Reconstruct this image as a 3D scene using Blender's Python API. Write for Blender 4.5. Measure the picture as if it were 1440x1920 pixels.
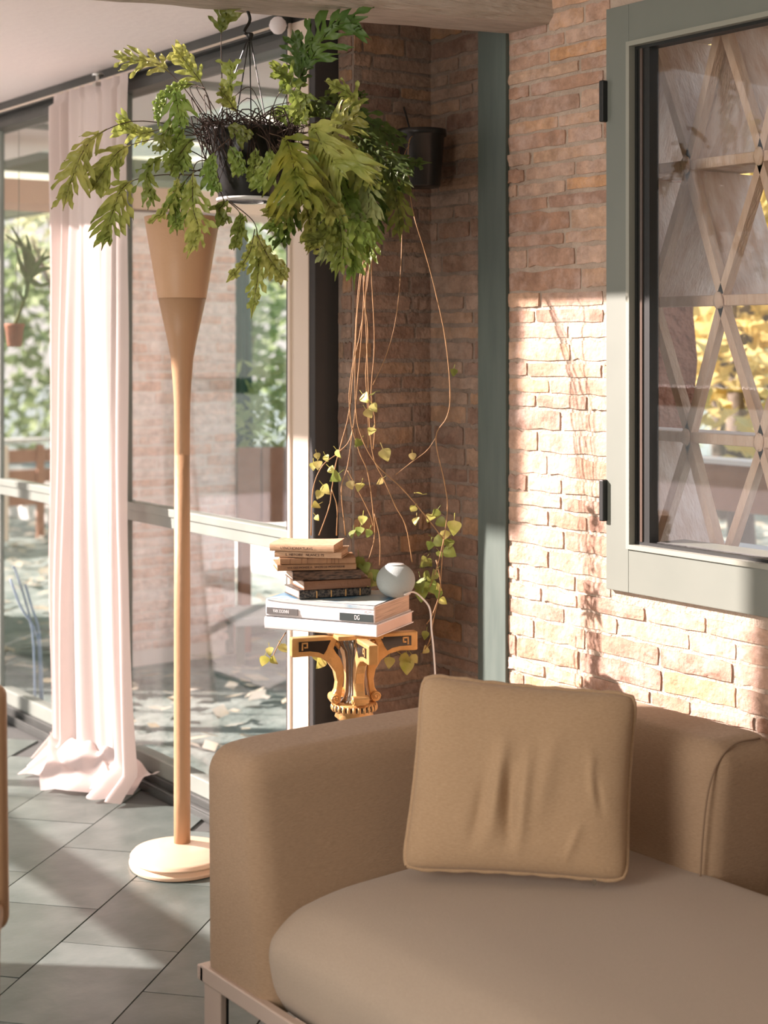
import bpy, bmesh, math, random
from math import sin, cos, pi, sqrt, radians
from mathutils import Vector, Matrix, noise
random.seed(7)
C = bpy.context.scene.collection
for o in list(bpy.data.objects): bpy.data.objects.remove(o)
# ------------------------------------------------------------------ camera
YAW = radians(35.3); CY, SY = cos(YAW), sin(YAW)
F = 3000.0; HZ = 645.0; EYE = 1.5
cam = bpy.data.cameras.new('camera'); camo = bpy.data.objects.new('camera', cam); C.objects.link(camo)
camo.location = (0, 0, EYE); camo.rotation_euler = (pi/2, 0, -YAW)
cam.sensor_width = 36; cam.lens = 36*F/1920.0; cam.shift_y = -(960-HZ)/1920.0
cam.clip_start = 0.05; cam.clip_end = 200
cam.dof.use_dof = True; cam.dof.focus_distance = 4.0; cam.dof.aperture_fstop = 3.2
bpy.context.scene.camera = camo
# ------------------------------------------------------------------ sky, sun, exposure
sc = bpy.context.scene
sc.view_settings.view_transform = 'Standard'; sc.view_settings.look = 'None'
sc.view_settings.gamma = 1; sc.view_settings.use_curve_mapping = False
sc.view_settings.exposure = 0.95
w = bpy.data.worlds.new('sky'); sc.world = w; w.use_nodes = True
nt = w.node_tree; nt.nodes.clear()
wo = nt.nodes.new('ShaderNodeOutputWorld'); bg = nt.nodes.new('ShaderNodeBackground')
tc = nt.nodes.new('ShaderNodeTexCoord'); sx = nt.nodes.new('ShaderNodeSeparateXYZ'); rp = nt.nodes.new('ShaderNodeValToRGB')
rp.color_ramp.elements[0].position = 0.0; rp.color_ramp.elements[0].color = (1.0, .93, .86, 1)
rp.color_ramp.elements[1].position = 0.6; rp.color_ramp.elements[1].color = (.62, .78, 1.0, 1)
nt.links.new(tc.outputs['Generated'], sx.inputs[0]); nt.links.new(sx.outputs['Z'], rp.inputs[0])
nt.links.new(rp.outputs[0], bg.inputs[0]); nt.links.new(bg.outputs[0], wo.inputs[0])
bg.inputs[1].default_value = .62
SH = Vector((.76, -.65, 0)).normalized(); EL = radians(28)
sd = Vector((SH.x*cos(EL), SH.y*cos(EL), -sin(EL)))
sun = bpy.data.lights.new('sun', 'SUN'); suno = bpy.data.objects.new('sun', sun); C.objects.link(suno)
sun.energy = 9.6; sun.color = (1.0, .83, .78); sun.angle = radians(.7)
suno.rotation_euler = sd.to_track_quat('-Z', 'Y').to_euler(); suno.location = (-10, 12, 6)
def area_light(name, loc, direction, sx_, sy_, e, col):
    l = bpy.data.lights.new(name, 'AREA'); l.shape = 'RECTANGLE'; l.size = sx_; l.size_y = sy_; l.energy = e; l.color = col
    o = bpy.data.objects.new(name, l); C.objects.link(o); o.location = loc
    o.rotation_euler = Vector(direction).to_track_quat('-Z', 'Z').to_euler()
area_light('side_fill', (-2.4, 1.4, 1.6), (1, .25, -.15), 2.6, 1.8, 72, (1.0, .90, .82))  # added fill for sofa and cushion, at an unseen opening in the left wall
# ------------------------------------------------------------------ helpers
def W(px, py, d):
    x = (px-720)/F*d
    return Vector((CY*x+SY*d, -SY*x+CY*d, EYE-(py-HZ)/F*d))
def tag(o, label=None, cat=None, group=None, kind=None):
    if label: o['label'] = label
    if cat: o['category'] = cat
    if group: o['group'] = group
    if kind: o['kind'] = kind
    return o
def empty(name, loc, label=None, cat=None, group=None, kind=None, rz=0):
    o = bpy.data.objects.new(name, None); C.objects.link(o); o.location = loc; o.rotation_euler.z = rz
    o.empty_display_size = .05
    return tag(o, label, cat, group, kind)
class MB:
    def __init__(s): s.v = []; s.f = []; s.mi = []; s.cur = 0
    def add(s, vs, fs):
        b = len(s.v); s.v += [tuple(v) for v in vs]; s.f += [tuple(i+b for i in f) for f in fs]; s.mi += [s.cur]*len(fs); return s
    def box(s, a, b, M=None):
        x0, y0, z0 = a; x1, y1, z1 = b
        vs = [Vector(p) for p in ((x0,y0,z0),(x1,y0,z0),(x1,y1,z0),(x0,y1,z0),(x0,y0,z1),(x1,y0,z1),(x1,y1,z1),(x0,y1,z1))]
        if M: vs = [M @ v for v in vs]
        return s.add(vs, [(0,3,2,1),(4,5,6,7),(0,1,5,4),(1,2,6,5),(2,3,7,6),(3,0,4,7)])
    def tube(s, pts, r, n=8, cap=True):
        pts = [Vector(p) for p in pts]; rs = r if isinstance(r, (list, tuple)) else [r]*len(pts)
        vs = []; fs = []; up = None
        for i, p in enumerate(pts):
            t = (pts[min(i+1, len(pts)-1)]-pts[max(i-1, 0)]).normalized()
            if up is None: up = t.orthogonal().normalized()
            up = (up - t*up.dot(t))
            up = up.normalized() if up.length > 1e-6 else t.orthogonal().normalized()
            q = t.cross(up)
            for k in range(n):
                a = 2*pi*k/n; vs.append(p+(up*cos(a)+q*sin(a))*rs[i])
        for i in range(len(pts)-1):
            for k in range(n):
                fs.append((i*n+k, i*n+(k+1) % n, (i+1)*n+(k+1) % n, (i+1)*n+k))
        if cap: fs.append(tuple(range(n))[::-1]); fs.append(tuple((len(pts)-1)*n+k for k in range(n)))
        return s.add(vs, fs)
    def lathe(s, prof, c, n=32, flute=0, nf=0, cap=True):
        c = Vector(c); vs = []; fs = []
        for (r, z) in prof:
            for k in range(n):
                a = 2*pi*k/n; rr = r*(1-flute*(.5+.5*cos(nf*a)))
                vs.append(c+Vector((rr*cos(a), rr*sin(a), z)))
        for i in range(len(prof)-1):
            for k in range(n):
                fs.append((i*n+k, i*n+(k+1) % n, (i+1)*n+(k+1) % n, (i+1)*n+k))
        if cap: fs.append(tuple(range(n))[::-1]); fs.append(tuple((len(prof)-1)*n+k for k in range(n)))
        return s.add(vs, fs)
    def prism(s, poly, origin, ux, uz, un, th, bev=0):
        """extrude a 2-D outline (u,z) by th along un, centred"""
        n = len(poly); o = Vector(origin)
        vs = [o+ux*u+uz*z-un*th/2 for u, z in poly]+[o+ux*u+uz*z+un*th/2 for u, z in poly]
        fs = [tuple(range(n)), tuple(range(2*n-1, n-1, -1))]+[(i, i+n, (i+1) % n+n, (i+1) % n) for i in range(n)]
        return s.add(vs, fs)
    def grid(s, fn, nu, nv, closeu=False):
        vs = [fn(i/(nu if closeu else nu-1), j/(nv-1)) for j in range(nv) for i in range(nu)]
        fs = []
        for j in range(nv-1):
            for i in range(nu if closeu else nu-1):
                a = j*nu+i; b = j*nu+(i+1) % nu; fs.append((a, b, b+nu, a+nu))
        return s.add(vs, fs)
    def mesh(s, name, mats, smooth=False):
        me = bpy.data.meshes.new(name); me.from_pydata(s.v, [], s.f)
        mats = mats if isinstance(mats, (list, tuple)) else [mats]
        for m in mats: me.materials.append(m)
        me.polygons.foreach_set('material_index', s.mi)
        if smooth: me.polygons.foreach_set('use_smooth', [True]*len(s.f))
        me.update(); return me
    def build(s, name, mats, parent=None, smooth=False, bevel=0, loc=None, subsurf=0, fix=True):
        me = s.mesh(name, mats, smooth)
        if fix:
            b = bmesh.new(); b.from_mesh(me); bmesh.ops.recalc_face_normals(b, faces=b.faces); b.to_mesh(me); b.free()
        o = bpy.data.objects.new(name, me); C.objects.link(o)
        if loc is not None: o.location = loc
        if parent is not None:
            o.parent = parent
            if loc is None: o.matrix_parent_inverse = pm(parent).inverted()
        if bevel:
            m = o.modifiers.new('b', 'BEVEL'); m.width = bevel; m.segments = 2; m.limit_method = 'ANGLE'
        if subsurf:
            m = o.modifiers.new('s', 'SUBSURF'); m.levels = m.render_levels = subsurf
        return o
def pm(o):
    m = Matrix.Translation(o.location) @ o.rotation_euler.to_matrix().to_4x4()
    if o.parent: m = pm(o.parent) @ o.matrix_parent_inverse @ m
    return m
def catmull(pts, n=6):
    pts = [Vector(p) for p in pts]; out = []
    P = [pts[0]*2-pts[1]]+pts+[pts[-1]*2-pts[-2]]
    for i in range(1, len(P)-2):
        for k in range(n):
            t = k/n; a, b, c, d = P[i-1], P[i], P[i+1], P[i+2]
            out.append(.5*((2*b)+(c-a)*t+(2*a-5*b+4*c-d)*t*t+(3*b-a-3*c+d)*t**3))
    out.append(pts[-1]); return out
def nz(x, y, z, s=1): return noise.noise(Vector((x*s, y*s, z*s)))
# ------------------------------------------------------------------ materials
def mat(name, col, rough=.6, metal=0, bump=0, bscale=40, var=0, vscale=8, col2=None, trans=0, objvar=0, spec=.5, stretch=None, sheen=0, bdist=.01, emis=0, pos=True, coat=0):
    m = bpy.data.materials.new(name); m.use_nodes = True; t = m.node_tree; b = t.nodes['Principled BSDF']
    b.inputs['Roughness'].default_value = rough; b.inputs['Metallic'].default_value = metal
    b.inputs['Base Color'].default_value = (*col, 1); b.inputs['Specular IOR Level'].default_value = spec
    if sheen: b.inputs['Sheen Weight'].default_value = sheen
    if coat: b.inputs['Coat Weight'].default_value = coat
    ge = t.nodes.new('ShaderNodeNewGeometry'); src = ge.outputs['Position']
    if stretch:
        mp = t.nodes.new('ShaderNodeMapping'); mp.inputs['Scale'].default_value = stretch
        t.links.new(src, mp.inputs[0]); src = mp.outputs[0]
    colout = None
    if col2 is not None:
        n = t.nodes.new('ShaderNodeTexNoise'); n.inputs['Scale'].default_value = vscale; n.inputs['Detail'].default_value = 5
        t.links.new(src, n.inputs['Vector'])
        r = t.nodes.new('ShaderNodeValToRGB'); r.color_ramp.elements[0].position = .5-var/2; r.color_ramp.elements[1].position = .5+var/2
        r.color_ramp.elements[0].color = (*col, 1); r.color_ramp.elements[1].color = (*col2, 1)
        t.links.new(n.outputs['Fac'], r.inputs[0]); colout = r.outputs[0]
    if objvar:
        oi = t.nodes.new('ShaderNodeObjectInfo'); hs = t.nodes.new('ShaderNodeHueSaturation')
        m1 = t.nodes.new('ShaderNodeMapRange'); m1.inputs[3].default_value = 1-objvar; m1.inputs[4].default_value = 1+objvar
        m2 = t.nodes.new('ShaderNodeMapRange'); m2.inputs[3].default_value = .5-objvar*.08; m2.inputs[4].default_value = .5+objvar*.08
        t.links.new(oi.outputs['Random'], m1.inputs[0]); t.links.new(m1.outputs[0], hs.inputs['Value'])
        t.links.new(oi.outputs['Random'], m2.inputs[0]); t.links.new(m2.outputs[0], hs.inputs['Hue'])
        if colout: t.links.new(colout, hs.inputs['Color'])
        else: hs.inputs['Color'].default_value = (*col, 1)
        colout = hs.outputs[0]
    if colout: t.links.new(colout, b.inputs['Base Color'])
    if bump:
        n2 = t.nodes.new('ShaderNodeTexNoise'); n2.inputs['Scale'].default_value = bscale; n2.inputs['Detail'].default_value = 6
        t.links.new(src, n2.inputs['Vector']); bm = t.nodes.new('ShaderNodeBump'); bm.inputs['Strength'].default_value = bump; bm.inputs['Distance'].default_value = bdist
        t.links.new(n2.outputs['Fac'], bm.inputs['Height']); t.links.new(bm.outputs[0], b.inputs['Normal'])
    if trans:
        tr = t.nodes.new('ShaderNodeBsdfTranslucent'); mx = t.nodes.new('ShaderNodeMixShader'); mx.inputs[0].default_value = trans
        if colout: t.links.new(colout, tr.inputs[0])
        else: tr.inputs[0].default_value = (*col, 1)
        out = t.nodes['Material Output']; t.links.new(b.outputs[0], mx.inputs[1]); t.links.new(tr.outputs[0], mx.inputs[2]); t.links.new(mx.outputs[0], out.inputs[0])
    return m
def glass_mat(name, refl=1.0, tint=(1,1,1)):
    m = bpy.data.materials.new(name); m.use_nodes = True; t = m.node_tree; t.nodes.clear()
    o = t.nodes.new('ShaderNodeOutputMaterial'); a = t.nodes.new('ShaderNodeBsdfTransparent'); a.inputs[0].default_value = (*tint, 1)
    g = t.nodes.new('ShaderNodeBsdfGlossy'); g.inputs['Roughness'].default_value = .0
    fr = t.nodes.new('ShaderNodeFresnel'); ge = t.nodes.new('ShaderNodeNewGeometry'); mi = t.nodes.new('ShaderNodeMapRange')
    mi.inputs[3].default_value = 1.5; mi.inputs[4].default_value = 1/1.5   # both faces of a pane reflect alike
    t.links.new(ge.outputs['Backfacing'], mi.inputs[0]); t.links.new(mi.outputs[0], fr.inputs[0])
    ml = t.nodes.new('ShaderNodeMath'); ml.operation = 'MULTIPLY'; ml.inputs[1].default_value = refl; ml.use_clamp = True
    mx = t.nodes.new('ShaderNodeMixShader')
    t.links.new(fr.outputs[0], ml.inputs[0]); t.links.new(ml.outputs[0], mx.inputs[0]); t.links.new(a.outputs[0], mx.inputs[1]); t.links.new(g.outputs[0], mx.inputs[2]); t.links.new(mx.outputs[0], o.inputs[0])
    return m
def brick_mat(name, ramp, lime, limeamt, sat=1.0):
    m = bpy.data.materials.new(name); m.use_nodes = True; t = m.node_tree; b = t.nodes['Principled BSDF']
    L = t.links.new; N = t.nodes.new
    b.inputs['Roughness'].default_value = .9; b.inputs['Specular IOR Level'].default_value = .25
    ge = N('ShaderNodeNewGeometry'); oi = N('ShaderNodeObjectInfo')
    r = N('ShaderNodeValToRGB'); els = r.color_ramp.elements
    for i, (p, c) in enumerate(ramp):
        e = els[i] if i < 2 else els.new(p)
        e.position = p; e.color = (*c, 1)
    L(oi.outputs['Random'], r.inputs[0])
    n1 = N('ShaderNodeTexNoise'); n1.inputs['Scale'].default_value = 22; n1.inputs['Detail'].default_value = 7; n1.inputs['Roughness'].default_value = .7
    L(ge.outputs['Position'], n1.inputs['Vector'])
    mr = N('ShaderNodeMapRange'); mr.inputs[1].default_value = .3; mr.inputs[2].default_value = .75; mr.inputs[3].default_value = .62; mr.inputs[4].default_value = 1.3
    L(n1.outputs['Fac'], mr.inputs[0])
    mu = N('ShaderNodeMixRGB'); mu.blend_type = 'MULTIPLY'; mu.inputs[0].default_value = 1; L(r.outputs[0], mu.inputs[1]); L(mr.outputs[0], mu.inputs[2])
    n2 = N('ShaderNodeTexNoise'); n2.inputs['Scale'].default_value = 9; n2.inputs['Detail'].default_value = 8; n2.inputs['Roughness'].default_value = .72
    L(ge.outputs['Position'], n2.inputs['Vector'])
    m2 = N('ShaderNodeMapRange'); m2.inputs[1].default_value = .46; m2.inputs[2].default_value = .66; m2.inputs[4].default_value = limeamt
    L(n2.outputs['Fac'], m2.inputs[0])
    mx = N('ShaderNodeMixRGB'); mx.inputs[2].default_value = (*lime, 1); L(m2.outputs[0], mx.inputs[0]); L(mu.outputs[0], mx.inputs[1]); L(mx.outputs[0], b.inputs['Base Color'])
    n3 = N('ShaderNodeTexNoise'); n3.inputs['Scale'].default_value = 70; n3.inputs['Detail'].default_value = 8; L(ge.outputs['Position'], n3.inputs['Vector'])
    bm = N('ShaderNodeBump'); bm.inputs['Strength'].default_value = .7; bm.inputs['Distance'].default_value = .008; L(n3.outputs['Fac'], bm.inputs['Height']); L(bm.outputs[0], b.inputs['Normal'])
    return m
BR_RAMP = [(0, (.42,.25,.17)), (1, (.58,.42,.33)), (.2, (.50,.32,.23)), (.4, (.57,.40,.30)), (.55, (.35,.21,.155)), (.7, (.55,.38,.275)), (.88, (.60,.34,.18))]
M = {}
M['brick'] = brick_mat('old_brick', BR_RAMP, (.66,.50,.43), .65)
M['pier_brick'] = brick_mat('pale_brick', [(0, (.80,.50,.38)), (1, (.92,.76,.70)), (.5, (.86,.62,.52))], (.95,.86,.82), .6)
M['brick_dark_shaded'] = brick_mat('dark_shaded_brick', [(p, tuple(c*.54 for c in col)) for p, col in BR_RAMP], (.40,.31,.25), .45)  # darker bricks, with the recess corner's shade also put into their colour
M['mortar_dark_shaded'] = mat('mortar_dark_shaded', (.20,.155,.12), .95, bump=.8, bscale=90, col2=(.28,.22,.18), var=.4, vscale=14)  # mortar darkened to carry the same corner shade
M['mortar'] = mat('mortar', (.42,.33,.26), .95, bump=.9, bscale=90, col2=(.56,.46,.37), var=.4, vscale=14)
M['slate'] = mat('slate', (.066,.088,.080), .33, bump=.5, bscale=9, col2=(.145,.17,.158), var=.5, vscale=6, objvar=.25, bdist=.006, spec=.45)
M['grout'] = mat('grout', (.08,.085,.08), .8)
M['plaster'] = mat('ceiling_plaster', (.94,.89,.86), .9, bump=.2, bscale=30)
M['whitewall'] = mat('inner_wall', (.62,.54,.46), .9)
M['dark_alu'] = mat('dark_frame', (.045,.05,.046), .42, col2=(.07,.075,.07), var=.4)
M['grey_alu'] = mat('grey_frame', (.21,.235,.21), .42, col2=(.25,.275,.245), var=.4)
M['pale_alu'] = mat('pale_frame', (.70,.60,.50), .45)
M['column'] = mat('dark_column', (.030,.028,.026), .6)
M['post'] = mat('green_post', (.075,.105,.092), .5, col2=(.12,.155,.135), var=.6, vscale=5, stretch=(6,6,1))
M['wframe'] = mat('window_frame_green', (.165,.185,.16), .45, col2=(.20,.22,.19), var=.5, vscale=3)
M['black'] = mat('black_rubber', (.012,.014,.013), .5)
M['steel'] = mat('screw_steel', (.55,.55,.52), .3, 1)
M['beamwood'] = mat('beam_wood', (.46,.39,.31), .85, bump=.8, bscale=14, col2=(.66,.57,.48), var=.5, vscale=7, stretch=(1.2,9,9), bdist=.02)
M['glass'] = glass_mat('glass', 1.0)
M['glass2'] = glass_mat('window_glass', .9)
M['curtain'] = mat('curtain_cloth', (.74,.65,.62), .9, trans=.32, bump=.15, bscale=500, spec=.1)
M['lamp'] = mat('lamp_ceramic', (.50,.30,.165), .5, bump=.1, bscale=60, col2=(.55,.345,.20), var=.6, vscale=5)
M['lamp2'] = mat('lamp_lower', (.42,.25,.135), .5, bump=.1, bscale=60)
M['lampbase'] = mat('lamp_base', (.66,.47,.33), .45)
M['linen'] = mat('sofa_cloth', (.33,.225,.14), .9, bump=.5, bscale=350, col2=(.44,.31,.20), var=.7, vscale=300, spec=.15, sheen=.15, bdist=.003, stretch=(.35,.35,1.6))
M['linen_seat'] = mat('sofa_seat_cloth', (.40,.32,.24), .9, bump=.4, bscale=450, col2=(.48,.39,.30), var=.6, vscale=350, spec=.15, sheen=.2, bdist=.003)
M['linen2'] = mat('cushion_cloth', (.42,.285,.165), .9, bump=.5, bscale=350, col2=(.53,.375,.235), var=.7, vscale=300, spec=.15, sheen=.15, bdist=.003, stretch=(.4,.4,1.6))
M['seam'] = mat('seam', (.24,.16,.10), .9)
M['sofaleg'] = mat('sofa_metal', (.60,.48,.40), .4, .25)
M['gold'] = mat('gilded_wood', (.78,.47,.20), .38, .5, bump=.5, bscale=60, col2=(.58,.32,.11), var=.5, vscale=25, bdist=.004)
M['silver'] = mat('silvered', (.42,.38,.34), .22, .9, bump=.3, bscale=50, bdist=.003)
M['lacquer'] = mat('black_lacquer', (.018,.014,.012), .2, coat=.5)
M['potblack'] = mat('black_pot', (.012,.012,.011), .35)
M['roots'] = mat('dark_roots', (.035,.02,.014), .9)
M['frond'] = mat('frond_green', (.13,.22,.035), .42, trans=.42, col2=(.33,.39,.09), var=.45, vscale=10, objvar=.30, bump=.3, bscale=60, bdist=.006)
M['frond_dark'] = mat('frond_dark', (.05,.11,.02), .5, trans=.3, col2=(.12,.18,.03), var=.5, vscale=12, objvar=.2)
M['frond_yellow'] = mat('frond_yellow', (.25,.32,.06), .42, trans=.42, col2=(.50,.50,.14), var=.4, vscale=9, objvar=.15, bump=.3, bscale=60, bdist=.006)
M['stalk'] = mat('dark_stalk', (.055,.03,.015), .6)
M['vine'] = mat('vine_stem', (.34,.19,.08), .6)
M['vleaf'] = mat('vine_leaf', (.42,.44,.06), .45, trans=.4, col2=(.72,.60,.26), var=.5, vscale=25, objvar=.25)
M['vleaf_green'] = mat('vine_leaf_green', (.16,.22,.04), .45, trans=.35, col2=(.34,.36,.09), var=.5, vscale=30, objvar=.25)
M['paper'] = mat('old_paper', (.66,.44,.28), .9, col2=(.50,.31,.19), var=.4, vscale=60, stretch=(1,1,8))
M['pages'] = mat('book_pages', (.75,.58,.46), .9, col2=(.50,.37,.28), var=.3, vscale=40, stretch=(.3,.3,16))
M['whitecover'] = mat('white_cover', (.80,.77,.78), .35)
M['bluecover'] = mat('blue_cover', (.13,.28,.42), .35, col2=(.50,.56,.54), var=.12, vscale=7)
M['printdark'] = mat('dark_label', (.035,.05,.05), .5)
M['printgrey'] = mat('grey_label', (.12,.115,.11), .5)
M['printwhite'] = mat('white_lettering', (.85,.85,.85), .5)
M['printpink'] = mat('faint_lettering', (.62,.52,.58), .5)
M['ink'] = mat('ink', (.07,.04,.03), .8)
M['leather_black'] = mat('black_leather', (.018,.018,.02), .45, col2=(.12,.10,.08), var=.12, vscale=180)
M['leather_brown'] = mat('brown_leather', (.20,.095,.05), .5, bump=.3, bscale=100)
M['leather_tan'] = mat('tan_leather', (.40,.22,.11), .7, col2=(.28,.15,.08), var=.5, vscale=50)
M['leather_dark'] = mat('dark_marbled', (.030,.018,.012), .5, col2=(.14,.08,.05), var=.25, vscale=60, stretch=(1,1,5))
M['speaker'] = mat('speaker_mesh', (.40,.45,.44), .8, bump=.8, bscale=700, bdist=.002)
M['speakertop'] = mat('speaker_top', (.68,.68,.66), .15)
M['cable'] = mat('white_cable', (.78,.74,.70), .5)
M['trelliswood'] = mat('trellis_wood', (.68,.46,.32), .8, bump=.5, bscale=40, col2=(.84,.66,.52), var=.5, vscale=10, stretch=(3,3,.8))
M['trellispanel'] = mat('trellis_panel', (.66,.44,.32), .8, bump=.5, bscale=30, col2=(.90,.77,.68), var=.5, vscale=6, stretch=(5,5,.9))
M['clay'] = mat('rough_clay', (.30,.11,.06), .95, bump=1, bscale=30, col2=(.44,.20,.12), var=.5, vscale=18, bdist=.04)
M['terra'] = mat('terracotta', (.46,.21,.12), .85, bump=.5, bscale=40, col2=(.34,.17,.11), var=.4, vscale=20)
M['fencewood'] = mat('fence_wood', (.30,.15,.09), .8, col2=(.38,.21,.14), var=.5, vscale=12)
M['porchroof'] = mat('porch_sheet', (.88,.90,.74), .6, trans=.7, col2=(.94,.93,.84), var=.5, vscale=2.5)
M['porchbar'] = mat('porch_bar', (.14,.17,.13), .6)
M['ground'] = mat('garden_ground', (.14,.19,.17), .95, bump=.6, bscale=8, col2=(.28,.33,.30), var=.3, vscale=5, bdist=.05)
M['litter'] = mat('fallen_leaves', (.48,.48,.43), .9, col2=(.42,.36,.22), var=.4, vscale=4)
M['bark'] = mat('bark', (.16,.13,.10), .9, bump=.8, bscale=20)
M['leafa'] = mat('foliage_green', (.22,.34,.14), .6, trans=.45, col2=(.42,.52,.25), var=.4, vscale=2)
M['leafb'] = mat('foliage_yellow', (.85,.62,.20), .6, trans=.45, col2=(.66,.60,.28), var=.4, vscale=2)
M['leafc'] = mat('foliage_pale', (.52,.60,.38), .6, trans=.5, col2=(.80,.78,.52), var=.4, vscale=2)
M['parasol'] = mat('parasol_cloth', (.04,.12,.09), .9)
M['aloe'] = mat('aloe_leaf', (.16,.30,.11), .5, trans=.2)
M['bench'] = mat('bench_stone', (.55,.56,.54), .8)
M['reed'] = mat('reed_glass', (.55,.68,.82), .4, trans=.3)
M['grass'] = mat('grass_blade', (.20,.30,.08), .6, trans=.3)
# ------------------------------------------------------------------ constants of the room
XG = 2.50      # glazed wall
XR = 2.85      # right brick wall
YB = 3.784     # brick return
ZC = 2.47
# ------------------------------------------------------------------ floor
fl = MB().box((-3, -2.6, -.12), (XG+.02, 9.4, -.006)).box((XG, -2.6, -.12), (XR+.06, 3.9, -.006)).build('floor', M['grout']); tag(fl, kind='structure')
A = Vector((.2216, .975)); # tile axis in camera ground coordinates
Ax = Vector((CY*A.x+SY*A.y, -SY*A.x+CY*A.y, 0)).normalized(); Bx = Vector((Ax.y, -Ax.x, 0))
TW, TL = .3125, .47
tv = []
for k in range(6):
    m = MB(); rr = random.Random(k)
    def tf(u, v, k=k): return Vector(((u-.5)*(TW-.004), (v-.5)*(TL-.004), .0007*nz(u*3, v*3, k*9)))
    m.grid(tf, 4, 4)
    n0 = len(m.v)
    tv.append(m)
def tile_mesh(k):
    m = tv[k]; hw, hl = (TW-.004)/2, (TL-.004)/2
    q = MB(); q.add(m.v, m.f)
    q.add([(-hw,-hl,0),(hw,-hl,0),(hw,hl,0),(-hw,hl,0),(-hw,-hl,-.012),(hw,-hl,-.012),(hw,hl,-.012),(-hw,hl,-.012)], [(0,4,5,1),(1,5,6,2),(2,6,7,3),(3,7,4,0)])
    return q.mesh('floor_tile', M['slate'])
tmesh = [tile_mesh(k) for k in range(6)]
cnt = 0
cand = []
for i in range(-40, 40):
    off = random.choice([0, .12, .235, .31]) if i != -6 else .0
    for j in range(-6, 26):
        p = -1.367-TW/2+(i+1)*TW; q = 3.5+TL/2+j*TL+off*0+(.235 if i % 2 else 0)
        if i == 0: q -= .01
        X = Bx*p+Ax*q
        if XG-.0 > X.x+.14 and X.x > .0 and 1.2 < X.y < 9.2: cand.append((X.length, X, i, j))
        elif X.x <= XR-.1 and X.y < 3.5 and X.y > 1.2 and X.x > 0: cand.append((X.length, X, i, j))
def in_view(X):
    d = SY*X.x+CY*X.y; x = CY*X.x-SY*X.y
    return d > 1.5 and abs(x/d) < .30
cand = [c for c in cand if in_view(c[1])]
cand.sort(key=lambda c: c[0]); cand = cand[:290]
for dist, X, i, j in cand:
    o = bpy.data.objects.new('floor_tile', tmesh[(i*7+j*3) % 6]); C.objects.link(o); o.parent = fl
    o.location = (X.x, X.y, random.uniform(-.0004, .0006)); o.rotation_euler = (random.uniform(-.0012, .0012), random.uniform(-.0012, .0012), math.atan2(Ax.y, Ax.x)-pi/2)
# strip of floor where tiles meet the doors, cut tiles
# ------------------------------------------------------------------ ceiling, unseen walls
tag(MB().box((1.68, 3.0, ZC), (XR+.4, 9.4, ZC+.12)).box((1.68, -2.6, ZC+.08), (XR+.4, 3.0, ZC+.2)).box((-2.6, -2.6, 3.95), (1.68, 4.80, 4.07)).box((.0, 4.80, 3.95), (1.68, 9.4, 4.07)).box((1.62, -2.6, ZC+.08), (1.68, 9.4, 4.07)).box((1.62, 3.0, ZC), (1.68, 9.4, ZC+.1)).build('ceiling', M['plaster']), kind='structure')
tag(MB().box((-2.6, -2.7, 0), (XR+.3, -2.6, 4.0)).build('wall_front', M['whitewall']), kind='structure')
tag(MB().box((.0, 9.3, 0), (XG+.2, 9.4, 4.0)).build('wall_far', M['whitewall']), kind='structure')
wl = MB().box((-2.7, -2.6, 0), (-2.6, .2, 4.0)).box((-2.7, 2.6, 0), (-2.6, 4.80, 4.0)).box((-2.7, .2, 0), (-2.6, 2.6, .8)).box((-2.7, .2, 2.5), (-2.6, 2.6, 4.0)).box((-2.7, 4.70, 0), (.10, 4.80, 4.0))
tag(wl.build('wall_left', M['whitewall']), kind='structure')
# glazed screen on the sunny side of the room (out of the picture, throws the light bands on the floor)
ds = empty('door_1', (.1, 4.80, 0), kind='structure')
for y in (4.80, 6.9, 8.0, 9.1): MB().box((.07, y, 0), (.13, y+.06, 3.76)).build('stile', M['dark_alu'], ds)
MB().box((.07, 4.86, 1.20), (.13, 9.16, 1.295)).build('rail', M['dark_alu'], ds)
MB().box((.07, 4.86, 0), (.13, 9.16, .06)).build('rail', M['dark_alu'], ds)
MB().box((.0, 4.80, 3.74), (.2, 9.3, 3.96)).build('rail', M['dark_alu'], ds)
MB().box((.098, 4.86, .06), (.102, 9.1, 3.74)).build('glass_pane', M['glass'], ds)
MB().box((.135, 5.68, 2.86), (.145, 6.04, 3.74)).build('sun_blocker', M['curtain'], ds)  # unseen panel added to keep the sun off the lamp cone
# ------------------------------------------------------------------ brick walls
def unit_brick(k, lcls):
    """front face towards -z' (local -Y), unit length 1 in x, height 1 in z"""
    r = random.Random(100+k); L, H = (lcls, .04)
    m = MB(); nu, nv = 7, 4
    ex = .0035/L; ez = .0042/H
    def f(u, v):
        x = (u-.5); z = (v-.5); s = 37.7*k
        if v in (0, 1): z += ez*(nz(u*5, v*2, s)*1.3+(.45 if v == 0 else -.45))
        if u in (0, 1): x += ex*(nz(v*3, u*2, s+5)*1.3+(.5 if u == 0 else -.5))
        if u in (0, 1) and v in (0, 1): x *= .992; z *= .94
        y = -1.0+.5*nz(u*4, v*2, s+9)+(.22 if (u in (0,1) or v in (0,1)) else 0)
        return Vector((x, y, z))
    m.grid(f, nu, nv)
    ring = [i for i in range(nu)]+[nu*j+nu-1 for j in range(1, nv)]+[nu*(nv-1)+i for i in range(nu-2, -1, -1)]+[nu*j for j in range(nv-2, 0, -1)]
    b = len(m.v); n = len(ring)
    m.v += [(m.v[i][0]*1.0, .6, m.v[i][2]) for i in ring]
    fs = [(ring[i], b+i, b+(i+1) % n, ring[(i+1) % n]) for i in range(n)]
    m.f += fs; m.mi += [0]*len(fs)
    return m
bm_cache = {}
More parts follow.
